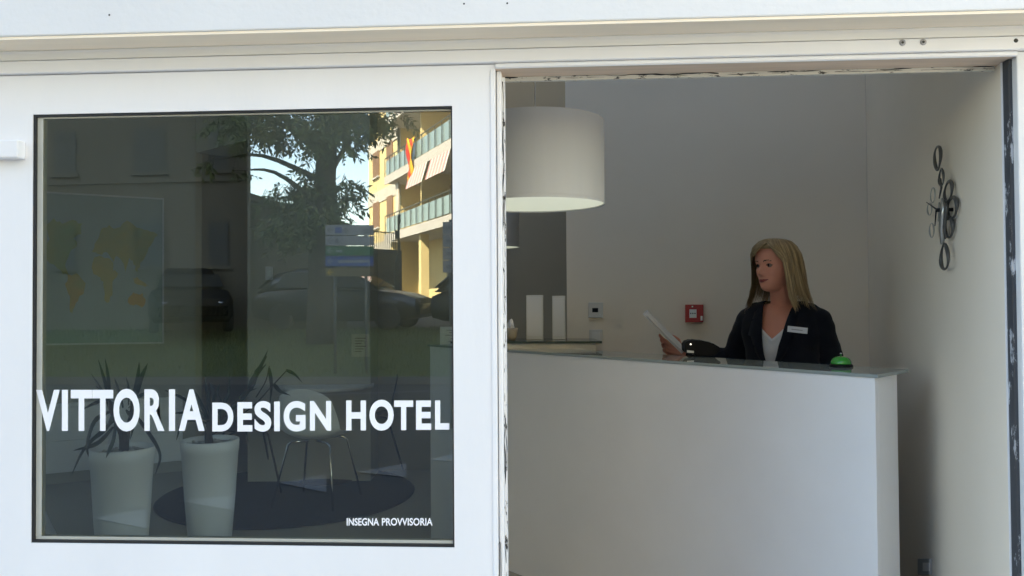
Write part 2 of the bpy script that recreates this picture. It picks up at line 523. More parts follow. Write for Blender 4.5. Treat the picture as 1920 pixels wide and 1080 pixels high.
for px, py, r in ((205, 28, 0.0028), (870, 7, 0.0026), (951, 6, 0.0026), (1905, 76, 0.006)):
    p = ony(px, py, -0.1302 if py < 60 else -0.0142)
    hole = MB().lathe([(r, 0), (r * 0.8, 0.001)], n=8).build('screw_hole', M_SCREW, hotel)
    hole.location = p; hole.rotation_euler = (math.pi / 2, 0, 0)
# worn latch plate low on the left jamb
lp0, lp1 = ony(934, 1016, 0.0185), ony(942, 1090, 0.0185)
MB().tube([(lp0.x + .001, .0188, lp1.z), (lp0.x + .001, .0188, lp0.z - .008), (lp0.x + .005, .0188, lp0.z), (lp1.x - .004, .0188, lp0.z - .004), (lp1.x - .003, .0188, lp1.z)], 0.0009, 5).build('latch_outline', M_RUBBER, hotel)

# ------------------------------------------------------------------ sliding glass door
WL, WR, WB, WT = -1.5017, -0.2919, 0.7341, 1.9548
door = empty('sliding_door', (0, 0, 0), 0, 'broad white sliding door with one square window lettered with the hotel name', 'door')
fr = MB()
fr.box((-2.8, 0.0, 0.012), (WL, 0.055, 2.0675)).box((WR, 0.0, 0.012), (-0.1715, 0.055, 2.0675))
fr.box((WL, 0.0, WT), (WR, 0.055, 2.0675)).box((WL, 0.0, 0.012), (WR, 0.055, WB))
fo = fr.build('leaf', M_LEAF, door)
MB().box((-0.1850, -0.0035, 0.012), (-0.1720, -0.0003, 2.0530)).build('edge_trim', M_LEAF, door, bevel=0.0025, seg=3)
g = 0.0062
ga = MB()
ga.box((WL + .0003, 0.003, WB + .0003), (WL + g * 1.15, 0.020, WT - .0003)).box((WR - .004, 0.003, WB + .0003), (WR - .0003, 0.020, WT - .0003))
ga.box((WL + g * 1.15, 0.003, WB + .0003), (WR - .004, 0.020, WB + g * 1.2)).box((WL + g * 1.15, 0.003, WT - g), (WR - .004, 0.020, WT - .0003))
ga.build('gasket', M_RUBBER, door)
be = MB()
be.box((WL + g * 1.15 + .0003, GLASS_Y - .0009, WB + g * 1.2 + .0003), (WL + g * 1.15 + .0165, 0.0297, WT - g - .0003))
be.box((WL + g * 1.15 + .0168, GLASS_Y - .0009, WB + g * 1.2 + .0003), (WR - .0043, 0.0297, WB + g * 1.2 + .0085))
be.box((WL + g * 1.15 + .0168, GLASS_Y - .0009, WT - g - .0045), (WR - .0043, 0.0297, WT - g - .0003))
be.build('glazing_bead', M_BEAD, door)
MB().box((WL + .004, GLASS_Y, WB + .004), (WR - .001, GLASS_Y + 0.006, WT - .004)).build('pane', M_GLASS, door)
# lettering: each letter a cut piece of white film on the pane
M_FILM = mat('white_vinyl_film', (0.88, 0.88, 0.91), 0.5)
def glyph(ch, x0, x1, y0, y1, off=0.022):
    cu = bpy.data.curves.new('letter', 'FONT')
    cu.body = ch; cu.size = 1.0; cu.offset = off; cu.resolution_u = 6
    o = bpy.data.objects.new('tmp', cu); COL.objects.link(o)
    me = evaluated(o)
    bpy.data.objects.remove(o); bpy.data.curves.remove(cu)
    xs = [v.co.x for v in me.vertices]; ys = [v.co.y for v in me.vertices]
    ax, bx, ay, by = min(xs), max(xs), min(ys), max(ys)
    yp = GLASS_Y - 0.0020
    tl, tr2, bl, br = ony(x0, y0, yp), ony(x1, y0, yp), ony(x0, y1, yp), ony(x1, y1, yp)
    for v in me.vertices:
        u = (v.co.x - ax) / (bx - ax); t = (v.co.y - ay) / (by - ay)
        v.co = (bl * (1 - u) + br * u) * (1 - t) + (tl * (1 - u) + tr2 * u) * t
    bm = bmesh.new(); bm.from_mesh(me)
    bmesh.ops.dissolve_limit(bm, angle_limit=0.02, verts=bm.verts, edges=bm.edges)
    r = bmesh.ops.extrude_face_region(bm, geom=bm.faces[:])
    bmesh.ops.translate(bm, verts=[v for v in r['geom'] if isinstance(v, bmesh.types.BMVert)], vec=(0, 0.0008, 0))
    bmesh.ops.recalc_face_normals(bm, faces=bm.faces)
    bm.to_mesh(me); bm.free()
    me.materials.clear()
    me.polygons.foreach_set('use_smooth', [False] * len(me.polygons))
    return me
WORDS = [('V', 67.7, 111.7, 731, 808), ('I', 116, 127, 731, 808), ('T', 132.7, 172.5, 731, 808), ('T', 173.2, 212, 731, 808), ('O', 212.7, 261.7, 729, 809),
         ('R', 270.7, 308, 730, 808), ('I', 316.7, 328, 730, 808), ('A', 335, 383.5, 730, 808),
         ('D', 398, 437.5, 755, 809), ('E', 445, 473, 754, 809), ('S', 477, 508.5, 752, 809.5), ('I', 514, 524.5, 753, 808.5), ('G', 531.7, 572.7, 752, 809), ('N', 581, 620.7, 752, 807.5),
         ('H', 649, 686, 751, 807), ('O', 692.7, 738, 749.5, 807.5), ('T', 739, 774.5, 751, 806.5), ('E', 780, 808.3, 751, 806), ('L', 815.7, 842.5, 751, 805.5)]
for ch, x0, x1, y0, y1 in WORDS:
    big = (y1 - y0) > 70
    off = {'I': 0.0}.get(ch, 0.034 if big else 0.038)
    link('letter', glyph(ch, x0, x1, y0, y1, off), M_FILM, door)
link('lettering', glyph('INSEGNA', 650, 710.5, 971.5, 985.5, 0.018), M_FILM, door)
link('lettering', glyph('PROVVISORIA', 716, 811, 971.5, 985.5, 0.018), M_FILM, door)
# white pull ledge at the left edge of the frame
a_, b_ = ony(-60, 268, 0), ony(33, 296, -0.03)
hb = MB().box((a_.x, -0.035, b_.z), (ony(33, 280, -0.035).x, -0.0004, a_.z))
tag(hb.build('junction_box', M_LEAF, None, bevel=0.004), 'small white surface-mounted box on the door left of the window', 'box')
# ------------------------------------------------------------------ reception desk
M_LAM = mat('white_laminate', (0.86, 0.85, 0.845), 0.38, 0.035, 1.6, 0.05, 12, detail=7)
M_TOPG = mat('grey_green_glass_top', (0.30, 0.34, 0.325), 0.04, spec=0.6)
M_BLK = mat('black_plastic', (0.007, 0.007, 0.008), 0.55, spec=0.25)
M_WPL = mat('white_plastic', (0.72, 0.72, 0.70), 0.4)
M_PAPER = mat('white_paper', (0.78, 0.78, 0.78), 0.7)
M_INK = mat('grey_print', (0.12, 0.12, 0.13), 0.7)
TZ = 1.15
dn, dl, drb = onz(1646, 702.5, TZ), onz(801, 645.5, TZ), onz(1703.5, 692.5, TZ)
back = drb - dn
along = (dl - dn).normalized()
dlb = dl + back
desk = empty('reception_desk', (0, 0, 0), 0, 'plain white reception desk with a grey green glass shelf inside the entrance', 'desk')
MB().quadbox([dn - Vector((0, 0, .012)), dl - Vector((0, 0, .012)), dlb - Vector((0, 0, .012)), drb - Vector((0, 0, .012))], (0, 0, .012)).build('glass_top', M_TOPG, desk, bevel=0.0015)
zt = TZ - 0.0125
f0 = dn + along * 0.012 + back * 0.02
f1 = dl - along * 0.02 + back * 0.02
th = back * 0.70
def at_z(v, z): return Vector((v.x, v.y, z))
MB().quadbox([at_z(f0, FZ + .001), at_z(f1, FZ + .001), at_z(f1 + back * .1, FZ + .001), at_z(f0 + back * .1, FZ + .001)], (0, 0, zt - FZ - .001)).build('front_panel', M_LAM, desk, bevel=0.0015)
e0 = f0 + back * .103
MB().quadbox([at_z(e0, FZ + .001), at_z(e0 + along * .03, FZ + .001), at_z(f0 + th + along * .03, FZ + .001), at_z(f0 + th, FZ + .001)], (0, 0, zt - FZ - .001)).build('end_panel', M_LAM, desk, bevel=0.0015)
e1 = f1 + back * .103
MB().quadbox([at_z(e1, FZ + .001), at_z(e1 - along * .03, FZ + .001), at_z(f1 + th - along * .03, FZ + .001), at_z(f1 + th, FZ + .001)], (0, 0, zt - FZ - .001)).build('end_panel', M_LAM, desk, bevel=0.0015)
MB().quadbox([at_z(f0 + th + along * .031, 0.72), at_z(f1 + th - along * .031, 0.72), at_z(f1 + th + back * 1.2, 0.72), at_z(f0 + th + back * 1.2 + along * .25, 0.72)], (0, 0, .03)).build('worktop', M_LAM, desk, bevel=0.002)
MB().quadbox([at_z(f0 + along * .035 + back * .2, 1.10), at_z(f1 - along * .035 + back * .2, 1.10), at_z(f1 - along * .035 + th, 1.10), at_z(f0 + along * .035 + th, 1.10)], (0, 0, zt - 1.10)).build('rail', M_LAM, desk)

# bell
bellp = onz(1577, 687.5, TZ)
M_GRN = mat('green_enamel', (0.01, 0.33, 0.03), 0.18, spec=0.7, coat=0.6)
M_CHROME = mat('chrome', (0.75, 0.75, 0.76), 0.12, metal=1.0)
bell = empty('counter_bell', bellp, 0, 'green domed counter bell with black foot on the near end of the desk', 'bell')
MB().lathe([(0.043, 0), (0.0435, 0.004), (0.040, 0.009), (0.030, 0.0105)], n=40).build('base', M_BLK, bell, True)
MB().lathe([(0.0375, 0.0107), (0.0378, 0.014), (0.036, 0.022), (0.031, 0.030), (0.022, 0.0365), (0.010, 0.0395), (0.004, 0.040)], n=40).build('dome', M_GRN, bell, True)
MB().lathe([(0.0022, 0.0402), (0.0022, 0.047), (0.0042, 0.0485), (0.0042, 0.051), (0.002, 0.0525)], n=14).build('button', M_CHROME, bell, True)

# card terminal
tp = onz(1318, 668.5, TZ)
dT = (tp - CAM).dot(_fw)
term = empty('card_terminal', tp, 0, 'black card payment terminal with a tiny white light lying on the desk before the receptionist', 'card terminal')
prof_t = [(1284, 646), (1288, 640), (1296, 637.5), (1318, 638.5), (1338, 644), (1350, 651), (1352, 658), (1347, 661), (1340, 667), (1306, 668.3), (1302, 664), (1290, 663), (1285, 658)]
MB().prism([at(x, y, dT) - tp for x, y in prof_t], (_fh * 0.078)).build('body', M_BLK, term, bevel=0.005, seg=3)
kq = [at(x, y, dT) - tp + _fh * k + Vector((0, 0, .0005)) for x, y, k in ((1302, 637.5, .012), (1334, 642.5, .012), (1334, 642.5, .066), (1302, 637.5, .066))]
MB().quadbox(kq, (0, 0, 0.0015)).build('keypad', mat('dark_grey_keypad', (0.05, 0.05, 0.055), 0.5), term)
MB().quadbox([at(x, y, dT - .0012) - tp for x, y in ((1288, 656.5), (1301, 658), (1301, 662), (1288, 661))], _fh * 0.0010).build('sticker', M_PAPER, term)
led = MB().lathe([(0.0034, 0), (0.003, 0.001), (0.001, 0.0013)], n=12).build('led', mat('lit_led', (1, 1, 1), 0.3, emit=(1, 1, 1), estr=0.5), term, True)
led.location = at(1295, 645.5, dT - .001) - tp; led.rotation_euler = (math.pi / 2, 0, YAW)

# ledge with stands at the left behind the desk
ledge_z = 1.19
cabp = [fl(-0.33, 4.27), fl(0.47, 4.20), fl(0.455, 4.475), fl(0.27, 4.52), fl(-0.33, 4.58)]
cab = empty('side_cabinet', (0, 0, 0), 0, 'narrow dark topped cabinet behind the left end of the reception desk', 'cabinet')
MB().prism([at_z(v, ledge_z - .012) for v in cabp], (0, 0, .012)).build('cabinet_top', mat('dark_green_glass', (0.07, 0.09, 0.08), 0.06), cab)
MB().prism([at_z(v, FZ + .001) for v in [fl(-0.31, 4.30), fl(0.44, 4.23), fl(0.43, 4.45), fl(-0.31, 4.55)]], (0, 0, ledge_z - .0135 - FZ)).build('carcass', M_LAM, cab)
for px, wd, y0, lab in ((1002.5, 31, 553.5, 'broader white brochure holder standing by the dark recess'), (1047.5, 24, 555, 'slimmer white brochure holder standing near the corner of the recess')):
    d = 4.40
    c = fl((px - 960) / FOC * d, d, ledge_z + .0005)
    hw = wd / FOC * d / 2
    h = (636.5 - y0) / FOC * d
    b = empty('brochure_holder', c, YAW - 0.1, lab, 'brochure holder', 'white brochure holders on the side cabinet')
    MB().box((-hw, -0.022, 0), (hw, 0.022, h)).build('box', M_WPL, b, bevel=0.002)
    MB().box((-hw + .006, -0.0238, .02), (hw - .006, -0.0222, h - .01)).build('front_sheet', M_PAPER, b)
d = 4.36
bp = fl((957 - 960) / FOC * d, d, ledge_z + .0005)
bowl = empty('tissue_bowl', bp, 0, 'small beige bowl with a crumpled white tissue beside the brochure holders', 'bowl')
MB().lathe([(0.024, 0), (0.034, 0.02), (0.038, 0.05), (0.038, 0.066), (0.034, 0.066), (0.033, 0.05), (0.028, 0.012)], n=28).build('bowl', mat('beige_ceramic', (0.42, 0.36, 0.28), 0.5, 0.1, 30), bowl, True)
tm = MB()
rr = random.Random(4)
rings = []
for i in range(7):
    rz = 0.045 + i * 0.011
    rings.append([(math.cos(a) * (0.03 - i * .0035) * rr.uniform(.6, 1.2), math.sin(a) * (0.03 - i * .0035) * rr.uniform(.6, 1.2), rz + rr.uniform(-.006, .006)) for a in [2 * math.pi * j / 12 for j in range(12)]])
tm.loft(rings).build('tissue', M_PAPER, bowl)
# card standing on the desk's far end (seen through the window)
cp = onz(846, 645.5, TZ + .0005)
dC = (cp - CAM).dot(_fw)
card = empty('tent_card', cp, 0, 'white tent card with small print standing on the far left end of the desk', 'card')
cA = [at(x, y, dC) - cp for x, y in ((825, 646), (876, 645.5), (876, 613), (825, 612.5))]
MB().quadbox(cA, _fh * 0.002).build('card', M_PAPER, card)
MB().quadbox([cA[3] + _fh * .0022, cA[2] + _fh * .0022, cA[1] + _fh * .045, cA[0] + _fh * .045], _fh * .002).build('back_leaf', M_PAPER, card)
tx = MB()
for i, (xa, xb) in enumerate(((837, 862), (842, 866), (835, 864), (845, 858), (841, 861))):
    y = 619 + i * 4.6 + (2 if i > 2 else 0)
    tx.quadbox([at(a, b_, dC - .0012) - cp for a, b_ in ((xa, y + .8), (xb, y + .8), (xb, y - .4), (xa, y - .4))], _fh * 0.001)
tx.build('print', mat('light_grey_print', (0.3, 0.3, 0.3), 0.7), card)

# ------------------------------------------------------------------ on the walls
bw_n = (Vector((RWB.x, RWB.y, 0)) - Vector((BWA.x, BWA.y, 0))).normalized()
bn = Vector((bw_n.y, -bw_n.x, 0))             # towards the viewer
def onback(px, py, off=0.0):
    return onplane(px, py, Vector((BWA.x, BWA.y, 0)) + bn * off, bn)
def plate(name, x0, x1, y0, y1, th, m, parent, off=0.0008, bevel=0.003, f=onback, n=None):
    n = n or bn
    o = parent.location if parent else Vector((0, 0, 0))
    return MB().quadbox([f(x, y, off) - o for x, y in ((x0, y1), (x1, y1), (x1, y0), (x0, y0))], n * th).build(name, m, parent, bevel=bevel)
M_SWPL = mat('off_white_plate', (0.66, 0.65, 0.62), 0.4)
c = onback(1117, 582)
th_ = empty('thermostat', c, 0, 'white square thermostat with a small black screen on the back wall', 'thermostat')
plate('housing', 1104, 1131, 567, 596, .014, M_SWPL, th_)
plate('screen', 1110.5, 1121.5, 577.5, 585.5, .0012, M_BLK, th_, off=.0150, bevel=0)
plate('button', 1124, 1127, 588, 590.5, .0012, M_WPL, th_, off=.0150, bevel=0)
c = onback(1117, 629)
sw = empty('light_switch', c, 0, 'pale wall switch plate directly below the thermostat', 'light switch')
plate('faceplate', 1105, 1130, 618, 641, .008, M_SWPL, sw)
plate('rocker', 1110, 1125, 622, 637, .003, M_WPL, sw, off=.009, bevel=.001)
c = onback(1301, 587)
al = empty('fire_alarm', c, 0, 'red fire alarm call point with a white panel on the back wall', 'fire alarm')
M_RED = mat('red_plastic', (0.42, 0.012, 0.015), 0.4)
plate('housing', 1285, 1319, 571, 604, .045, M_RED, al, bevel=.003)
plate('panel', 1292.5, 1306, 580, 596, .001, M_PAPER, al, off=.0460, bevel=0)
for dx in (0, 4, 8):
    plate('symbol', 1294 + dx, 1296.2 + dx, 586.6, 588.6, .0008, M_BLK, al, off=.0471, bevel=0)
plate('screw', 1297, 1299.5, 573.5, 576, .001, M_WPL, al, off=.0460, bevel=0)
plate('tab', 1313.5, 1317.5, 592.5, 601, .0012, M_WPL, al, off=.0460, bevel=0)
# socket low on the right wall
rv = (Vector((RWB.x, RWB.y, 0)) - Vector((RWA.x, RWA.y, 0))).normalized()
rn = Vector((-rv.y, rv.x, 0))
def onright(px, py, off=0.0):
    return onplane(px, py, Vector((RWA.x, RWA.y, 0)) + rn * off, rn)
c = onright(1737, 1062)
so = empty('wall_socket', c, 0, 'grey wall socket low down on the right hand wall', 'socket')
plate('faceplate', 1726, 1748, 1048, 1078, .011, mat('grey_socket', (0.30, 0.30, 0.30), 0.45), so, f=onright, n=rn)
plate('insert', 1731, 1743, 1055, 1071, .002, M_SWPL, so, off=.012, f=onright, n=rn, bevel=0)

# wall clock of curled black ribbons
cc = onright(1762, 392)
clock = empty('wall_clock', cc, 0, 'sculptural wall clock of dark curling loops with thin hands on the right wall', 'clock')
M_CLK = mat('dark_lacquered_metal', (0.06, 0.06, 0.057), 0.32, spec=0.5)
M_CLKL = mat('brushed_silver', (0.42, 0.42, 0.40), 0.3, metal=0.7)
zax = Vector((0, 0, 1))
def cuv(u, v, off):                            # wall coordinates: u deeper into the room, v up
    return rv * u + zax * v + rn * off
pix = lambda px, py, off=0.0: ((onright(px, py, off) - cc).dot(rv), (onright(px, py, off) - cc).z)
def loop(px, py, hw, hh, tilt, off, rad, m=M_CLK, taper=0.0, name='loop', tip=0.0):
    pts, rs = [], []
    u0, v0 = pix(px, py, off)
    u1, _ = pix(px - hw, py, off)
    A = abs(u1 - u0); B = hh / FOC * ((onright(px, py) - CAM).dot(_fw))
    for k in range(28):
        t = 2 * math.pi * k / 28
        uu, vv = A * math.cos(t) * (1 - taper * math.sin(t)), B * math.sin(t)
        ct, st = math.cos(tilt), math.sin(tilt)
        pts.append(cuv(u0 + uu * ct - vv * st, v0 + uu * st + vv * ct, off + tip * math.sin(t)))
        rs.append(rad * (1 + .35 * math.cos(t * 2 + 1)))
    return MB().tube(pts, rs, 8, closed=True, flat=None).build(name, m, clock, True)
loop(1758, 297, 5.6, 21, 0.02, 0.030, 0.0046, taper=-0.30)
loop(1765, 332, 4.0, 15, 0.05, 0.030, 0.0034, taper=0.3)
loop(1778, 359, 7.5, 17, -0.25, 0.014, 0.0050)
loop(1785, 390, 9.0, 19, -0.1, 0.012, 0.0056)
loop(1779, 426, 7.5, 19, 0.1, 0.012, 0.0052)
loop(1771, 481, 6.6, 23, -0.02, 0.024, 0.0050, taper=0.28)
loop(1743, 392, 4.0, 11, 0.05, 0.020, 0.0022, M_CLKL)
loop(1747, 432, 4.0, 13, 0.2, 0.020, 0.0022, M_CLKL)
loop(1749, 366, 4.0, 13, -0.3, 0.020, 0.0020, M_CLKL)
def blade(pts, off, rad, m, name):
    P = [cuv(*pix(x, y, off), off) for x, y in pts]
    return MB().tube(P, rad, 6, flat=None).build(name, m, clock, True)
blade([(1763, 335), (1765, 352), (1761, 372)], 0.030, [0.004, .0035, .002], M_CLK, 'stem')
blade([(1767, 372), (1770, 392), (1768, 412), (1766, 432), (1767, 458)], 0.030, [0.004, 0.011, 0.0125, 0.010, 0.006], M_CLKL, 'dial_strip')
blade([(1771, 376), (1775, 390), (1773, 404), (1771, 425), (1772, 448)], 0.034, [0.003, 0.006, 0.005, 0.006, 0.003], M_CLK, 'dial_strip')
blade([(1761, 380), (1763, 395), (1760, 415)], 0.036, [0.003, .007, .003], M_CLKL, 'dial_strip')
hub = cuv(0, 0, 0.0)
u0, v0 = pix(1756, 394, .05)
MB().tube([cuv(u0, v0, 0.0005), cuv(u0, v0, 0.05)], 0.0065, 12).build('hub', M_BLK, clock, True)
MB().tube([cuv(u0, v0, 0.047), cuv(*pix(1737, 379, .047), 0.047)], [0.0028, 0.0012], 6).build('clock_hand', M_BLK, clock)
MB().tube([cuv(u0, v0, 0.051), cuv(*pix(1753, 424, .051), 0.051)], [0.0028, 0.0014], 6).build('clock_hand', M_BLK, clock)
u_, v_ = pix(1768, 412, .03)
MB().tube([cuv(u_, v_, 0.0005), cuv(u_, v_, .03)], 0.0022, 6).build('standoff', M_BLK, clock)

# ------------------------------------------------------------------ pendant lamps
M_SHADE = mat('white_fabric_shade', (0.58, 0.575, 0.56), 0.9, 0.02, 3.0, 0.2, 220, stretch=(6, 6, 0.4), sheen=0.2)
M_DIFF = mat('lamp_diffuser', (0.85, 0.88, 0.85), 0.6, emit=(0.86, 1.0, 0.88), estr=0.08)
M_CORD = mat('white_cord', (0.6, 0.6, 0.58), 0.6)
def lamp(c, rad, h, label):
    e = empty('pendant_lamp', c, 0, label, 'pendant lamp', 'drum pendant lamps over the desk')
    MB().lathe([(rad, 0), (rad, h), (rad - .004, h), (rad - .004, 0)], n=72, cap0=False, cap1=False).add([], []).build('lamp_shade', M_SHADE, e, True).data
    sh = e.children[0].data
    bm = bmesh.new(); bm.from_mesh(sh)
    n = 72
    bm.verts.ensure_lookup_table()
    for j in range(n):
        bm.faces.new([bm.verts[j], bm.verts[3 * n + j], bm.verts[3 * n + (j + 1) % n], bm.verts[(j + 1) % n]])
    bmesh.ops.recalc_face_normals(bm, faces=bm.faces)
    bm.to_mesh(sh); bm.free()
    md = e.children[0].modifiers.new('b', 'EDGE_SPLIT'); md.split_angle = math.radians(40)
    MB().lathe([(rad - .0045, .004), (rad - .0045, .009)], n=72).build('diffuser', M_DIFF, e)
    MB().lathe([(rad - .0045, h - .010), (rad - .0045, h - .006)], n=72).build('top_disc', M_SHADE, e)
    MB().lathe([(rad + .0004, -.002), (rad + .0012, .0), (rad + .0012, .009), (rad + .0004, .011)], n=72, cap0=False, cap1=False).build('rim', M_SHADE, e, True)
    seam = math.radians(205)
    MB().tube([(math.cos(seam) * (rad + .0008), math.sin(seam) * (rad + .0008), .012), (math.cos(seam) * (rad + .0008), math.sin(seam) * (rad + .0008), h - .003)], .0014, 5).build('seam', M_SHADE, e)
    MB().tube([(0, 0, h - .006), (0, 0, CZ - c.z - .03)], .0028, 8).build('cord', M_CORD, e)
    MB().lathe([(0.055, CZ - c.z - .03), (0.06, CZ - c.z - .001)], n=24).build('ceiling_rose', M_CORD, e, True)
    return e
d = 3.0
l1 = fl((1006 - 960) / FOC * d, d); l1.z = at(1006, 384, d).z
lamp(l1, 0.257, (384 - 229) / FOC * d, 'large white drum pendant lamp nearest the entrance')
d = 5.6
l2 = fl((910 - 960) / FOC * d, d); l2.z = at(910, 464, d).z
lamp(l2, 0.24, 0.31, 'farther drum pendant lamp half hidden behind the nearer one')

# ------------------------------------------------------------------ lounge behind the window
mvec = (Vector((MWB.x, MWB.y, 0)) - Vector((MWA.x, MWA.y, 0))).normalized()
mn = Vector((-mvec.y, mvec.x, 0))
if mn.dot(CAM - MWA) < 0: mn = -mn
def onmap(px, py, off=0.0):
    return onplane(px, py, Vector((MWA.x, MWA.y, 0)) + mn * off, mn)
mp_ = empty('world_map', onmap(190, 500), 0, 'large framed world map in pale blue hanging above the sideboard', 'map')
O = mp_.location
MAPQ = [(20, 645), (304, 641), (304, 375), (20, 359)]
def mapuv(u, v, off):
    a = [onmap(*q, off) for q in MAPQ]
    return (a[0] * (1 - u) + a[1] * u) * (1 - v) + (a[3] * (1 - u) + a[2] * u) * v - O
MB().quadbox([mapuv(u, v, .002) for u, v in ((0, 0), (1, 0), (1, 1), (0, 1))], mn * .012).build('sheet', mat('pale_sea_blue_print', (0.33, 0.41, 0.39), 0.4, 0.06, 3), mp_)
fm = MB()
for (a, b) in (((-.012, -.012), (1.012, 0)), ((-.012, 1), (1.012, 1.012)), ((-.012, 0.0003), (0, .9997)), ((1, 0.0003), (1.012, .9997))):
    fm.quadbox([mapuv(u, v, .002) for u, v in ((a[0], a[1]), (b[0], a[1]), (b[0], b[1]), (a[0], b[1]))], mn * .022)
fm.build('frame', mat('white_frame', (0.62, 0.62, 0.60), 0.4), mp_)
cont = {
 'north': [(.20, .58), (.235, .70), (.22, .79), (.27, .83), (.33, .80), (.39, .83), (.45, .81), (.44, .74), (.40, .70), (.42, .66), (.37, .60), (.345, .52), (.36, .45), (.33, .47), (.28, .52), (.25, .54)],
 'south': [(.36, .46), (.42, .47), (.47, .41), (.455, .33), (.41, .27), (.39, .20), (.375, .21), (.37, .31), (.345, .39)],
 'europe_asia': [(.52, .62), (.55, .70), (.58, .77), (.63, .80), (.68, .78), (.75, .84), (.82, .80), (.90, .78), (.97, .76), (.94, .71), (.90, .66), (.885, .60), (.85, .55), (.82, .48), (.80, .55), (.765, .58), (.745, .49), (.72, .57), (.685, .60), (.66, .55), (.63, .60), (.60, .62), (.57, .60)],
 'africa': [(.525, .57), (.56, .595), (.62, .58), (.655, .56), (.66, .50), (.69, .48), (.66, .41), (.645, .33), (.62, .27), (.60, .30), (.595, .40), (.575, .45), (.53, .46), (.51, .51)],
 'australia': [(.76, .30), (.80, .345), (.83, .33), (.86, .345), (.885, .29), (.865, .235), (.82, .255), (.77, .25)],
 'islands': [(.79, .44), (.83, .45), (.87, .42), (.90, .395), (.87, .385), (.82, .40)],
}
cols = {'north': ((0.38, 0.38, 0.14), (0.30, 0.41, 0.16)), 'south': ((0.57, 0.35, 0.09), (0.41, 0.41, 0.14)), 'europe_asia': ((0.45, 0.38, 0.11), (0.34, 0.36, 0.14)), 'africa': ((0.41, 0.39, 0.14), (0.54, 0.41, 0.12)), 'australia': ((0.65, 0.38, 0.08), (0.57, 0.34, 0.08)), 'islands': ((0.41, 0.38, 0.14), (0.54, 0.41, 0.14))}
rr = random.Random(8)
for k, pts in cont.items():
    fine = []
    for i in range(len(pts)):
        a, b = Vector(pts[i]), Vector(pts[(i + 1) % len(pts)])
        for t in (0, .33, .66):
            p = a.lerp(b, t)
            fine.append((p.x + rr.uniform(-.007, .007), p.y + rr.uniform(-.009, .009)))
    MB().prism([mapuv(u, v, .0145) for u, v in fine], mn * .0006).build('landmass', mat('map_' + k, cols[k][0], 0.5, color2=cols[k][1], scale=9), mp_)

# sideboard
sb_n = mn
sbw = empty('sideboard', (0, 0, 0), 0, 'long low white sideboard along the wall under the map', 'sideboard')
s_r = onz(343, 884, FZ); s_l = onz(-120, 934, FZ)
sv = Vector((s_l.x - s_r.x, s_l.y - s_r.y, 0)); slen = sv.length; sv.normalize()
sn = Vector((-sv.y, sv.x, 0))
if sn.dot(CAM - s_r) < 0: sn = -sn
def sbp(u, off, z): return Vector((s_r.x, s_r.y, 0)) + sv * u + sn * off + Vector((0, 0, z))
def sbox(u0, u1, o0, o1, z0, z1): return MB().quadbox([sbp(u0, o0, z0), sbp(u1, o0, z0), sbp(u1, o1, z0), sbp(u0, o1, z0)], (0, 0, z1 - z0))
sbox(0, slen, -.40, -.02, .09, .60).build('carcass', M_LAM, sbw)
sbox(-.01, slen, -.41, .005, .6005, .622).build('sideboard_top', M_LAM, sbw, bevel=.002)
sbox(.02, slen, -.39, -.06, FZ + .001, .0895).build('plinth', mat('dark_plinth', (.03, .03, .03), .6), sbw)
nd = 3
for i in range(nd):
    u0, u1 = slen * i / nd + .003, slen * (i + 1) / nd - .003
    for (z0, z1) in ((.097, .335), (.345, .594)):
        sbox(u0, u1, -.0195, -.001, z0, z1).build('drawer_front', M_LAM, sbw, bevel=.0015)
M_DARKC = mat('dark_ceramic', (0.03, 0.028, 0.026), 0.3)
def sbpos(px, off):
    # point on the sideboard top under a photo column
    v = at(px, 600, 1.0) - CAM
    o = Vector((s_r.x, s_r.y, 0)) + sn * off
    t = (o - CAM).dot(sn) / v.dot(sn)
    p = CAM + v * t
    return Vector((p.x, p.y, .6225))
b1 = empty('bowl', sbpos(243, -.2), 0, 'dark shallow bowl on the sideboard behind the first plant', 'bowl')
MB().lathe([(0.05, 0), (0.10, .03), (0.135, .075), (0.130, .075), (0.095, .035), (0.04, .012)], n=32).build('bowl', M_DARKC, b1, True)
b2 = empty('magazine_pile', sbpos(160, -.2), math.atan2(sv.y, sv.x) + .1, 'flat pile of dark magazines on the sideboard left of the bowl', 'magazines')
rr = random.Random(3)
for i in range(5):
    a = MB().box((-.15, -.10, i * .011), (.15, .10, i * .011 + .0105))
    o = a.build('magazine', mat('cover_%s' % 'abcde'[i], rr.choice([(.05, .05, .06), (.12, .04, .04), (.2, .2, .2), (.03, .05, .08)]), .3), b2)
    o.rotation_euler = (0, 0, rr.uniform(-.12, .12))

# notice and switch on the pier
pn = Vector((_fh.x, _fh.y, 0)) * -1
def onpier(px, py, off=0.0): return onplane(px, py, fl(-1.5, 6.2) + pn * off, pn)
c = onpier(675, 647)
no = empty('paper_notice', c, 0, 'small cream paper notice taped on the pier wall', 'notice')
plate('sheet', 659, 693, 626, 669, .0015, mat('cream_paper', (.62, .56, .44), .7, 0.05, 9), no, f=onpier, n=pn, bevel=0)
tx = MB()
for i in range(6):
    y = 634 + i * 5
    tx.quadbox([onpier(x, yy, .0024) - c for x, yy in ((666, y + .9), (686 - (i % 3) * 4, y + .9), (686 - (i % 3) * 4, y - .5), (666, y - .5))], pn * .0006)
tx.build('print', mat('brown_print', (.25, .14, .09), .7), no)
c = onpier(505, 512)
s2 = empty('light_switch', c, 0, 'pale tall switch plate on the pier wall beside the passage', 'light switch')
plate('faceplate', 498, 512, 500, 525, .009, M_SWPL, s2, f=onpier, n=pn, bevel=.002)
plate('rocker', 502, 508, 507, 518, .003, M_WPL, s2, f=onpier, n=pn, off=.0100, bevel=.0)

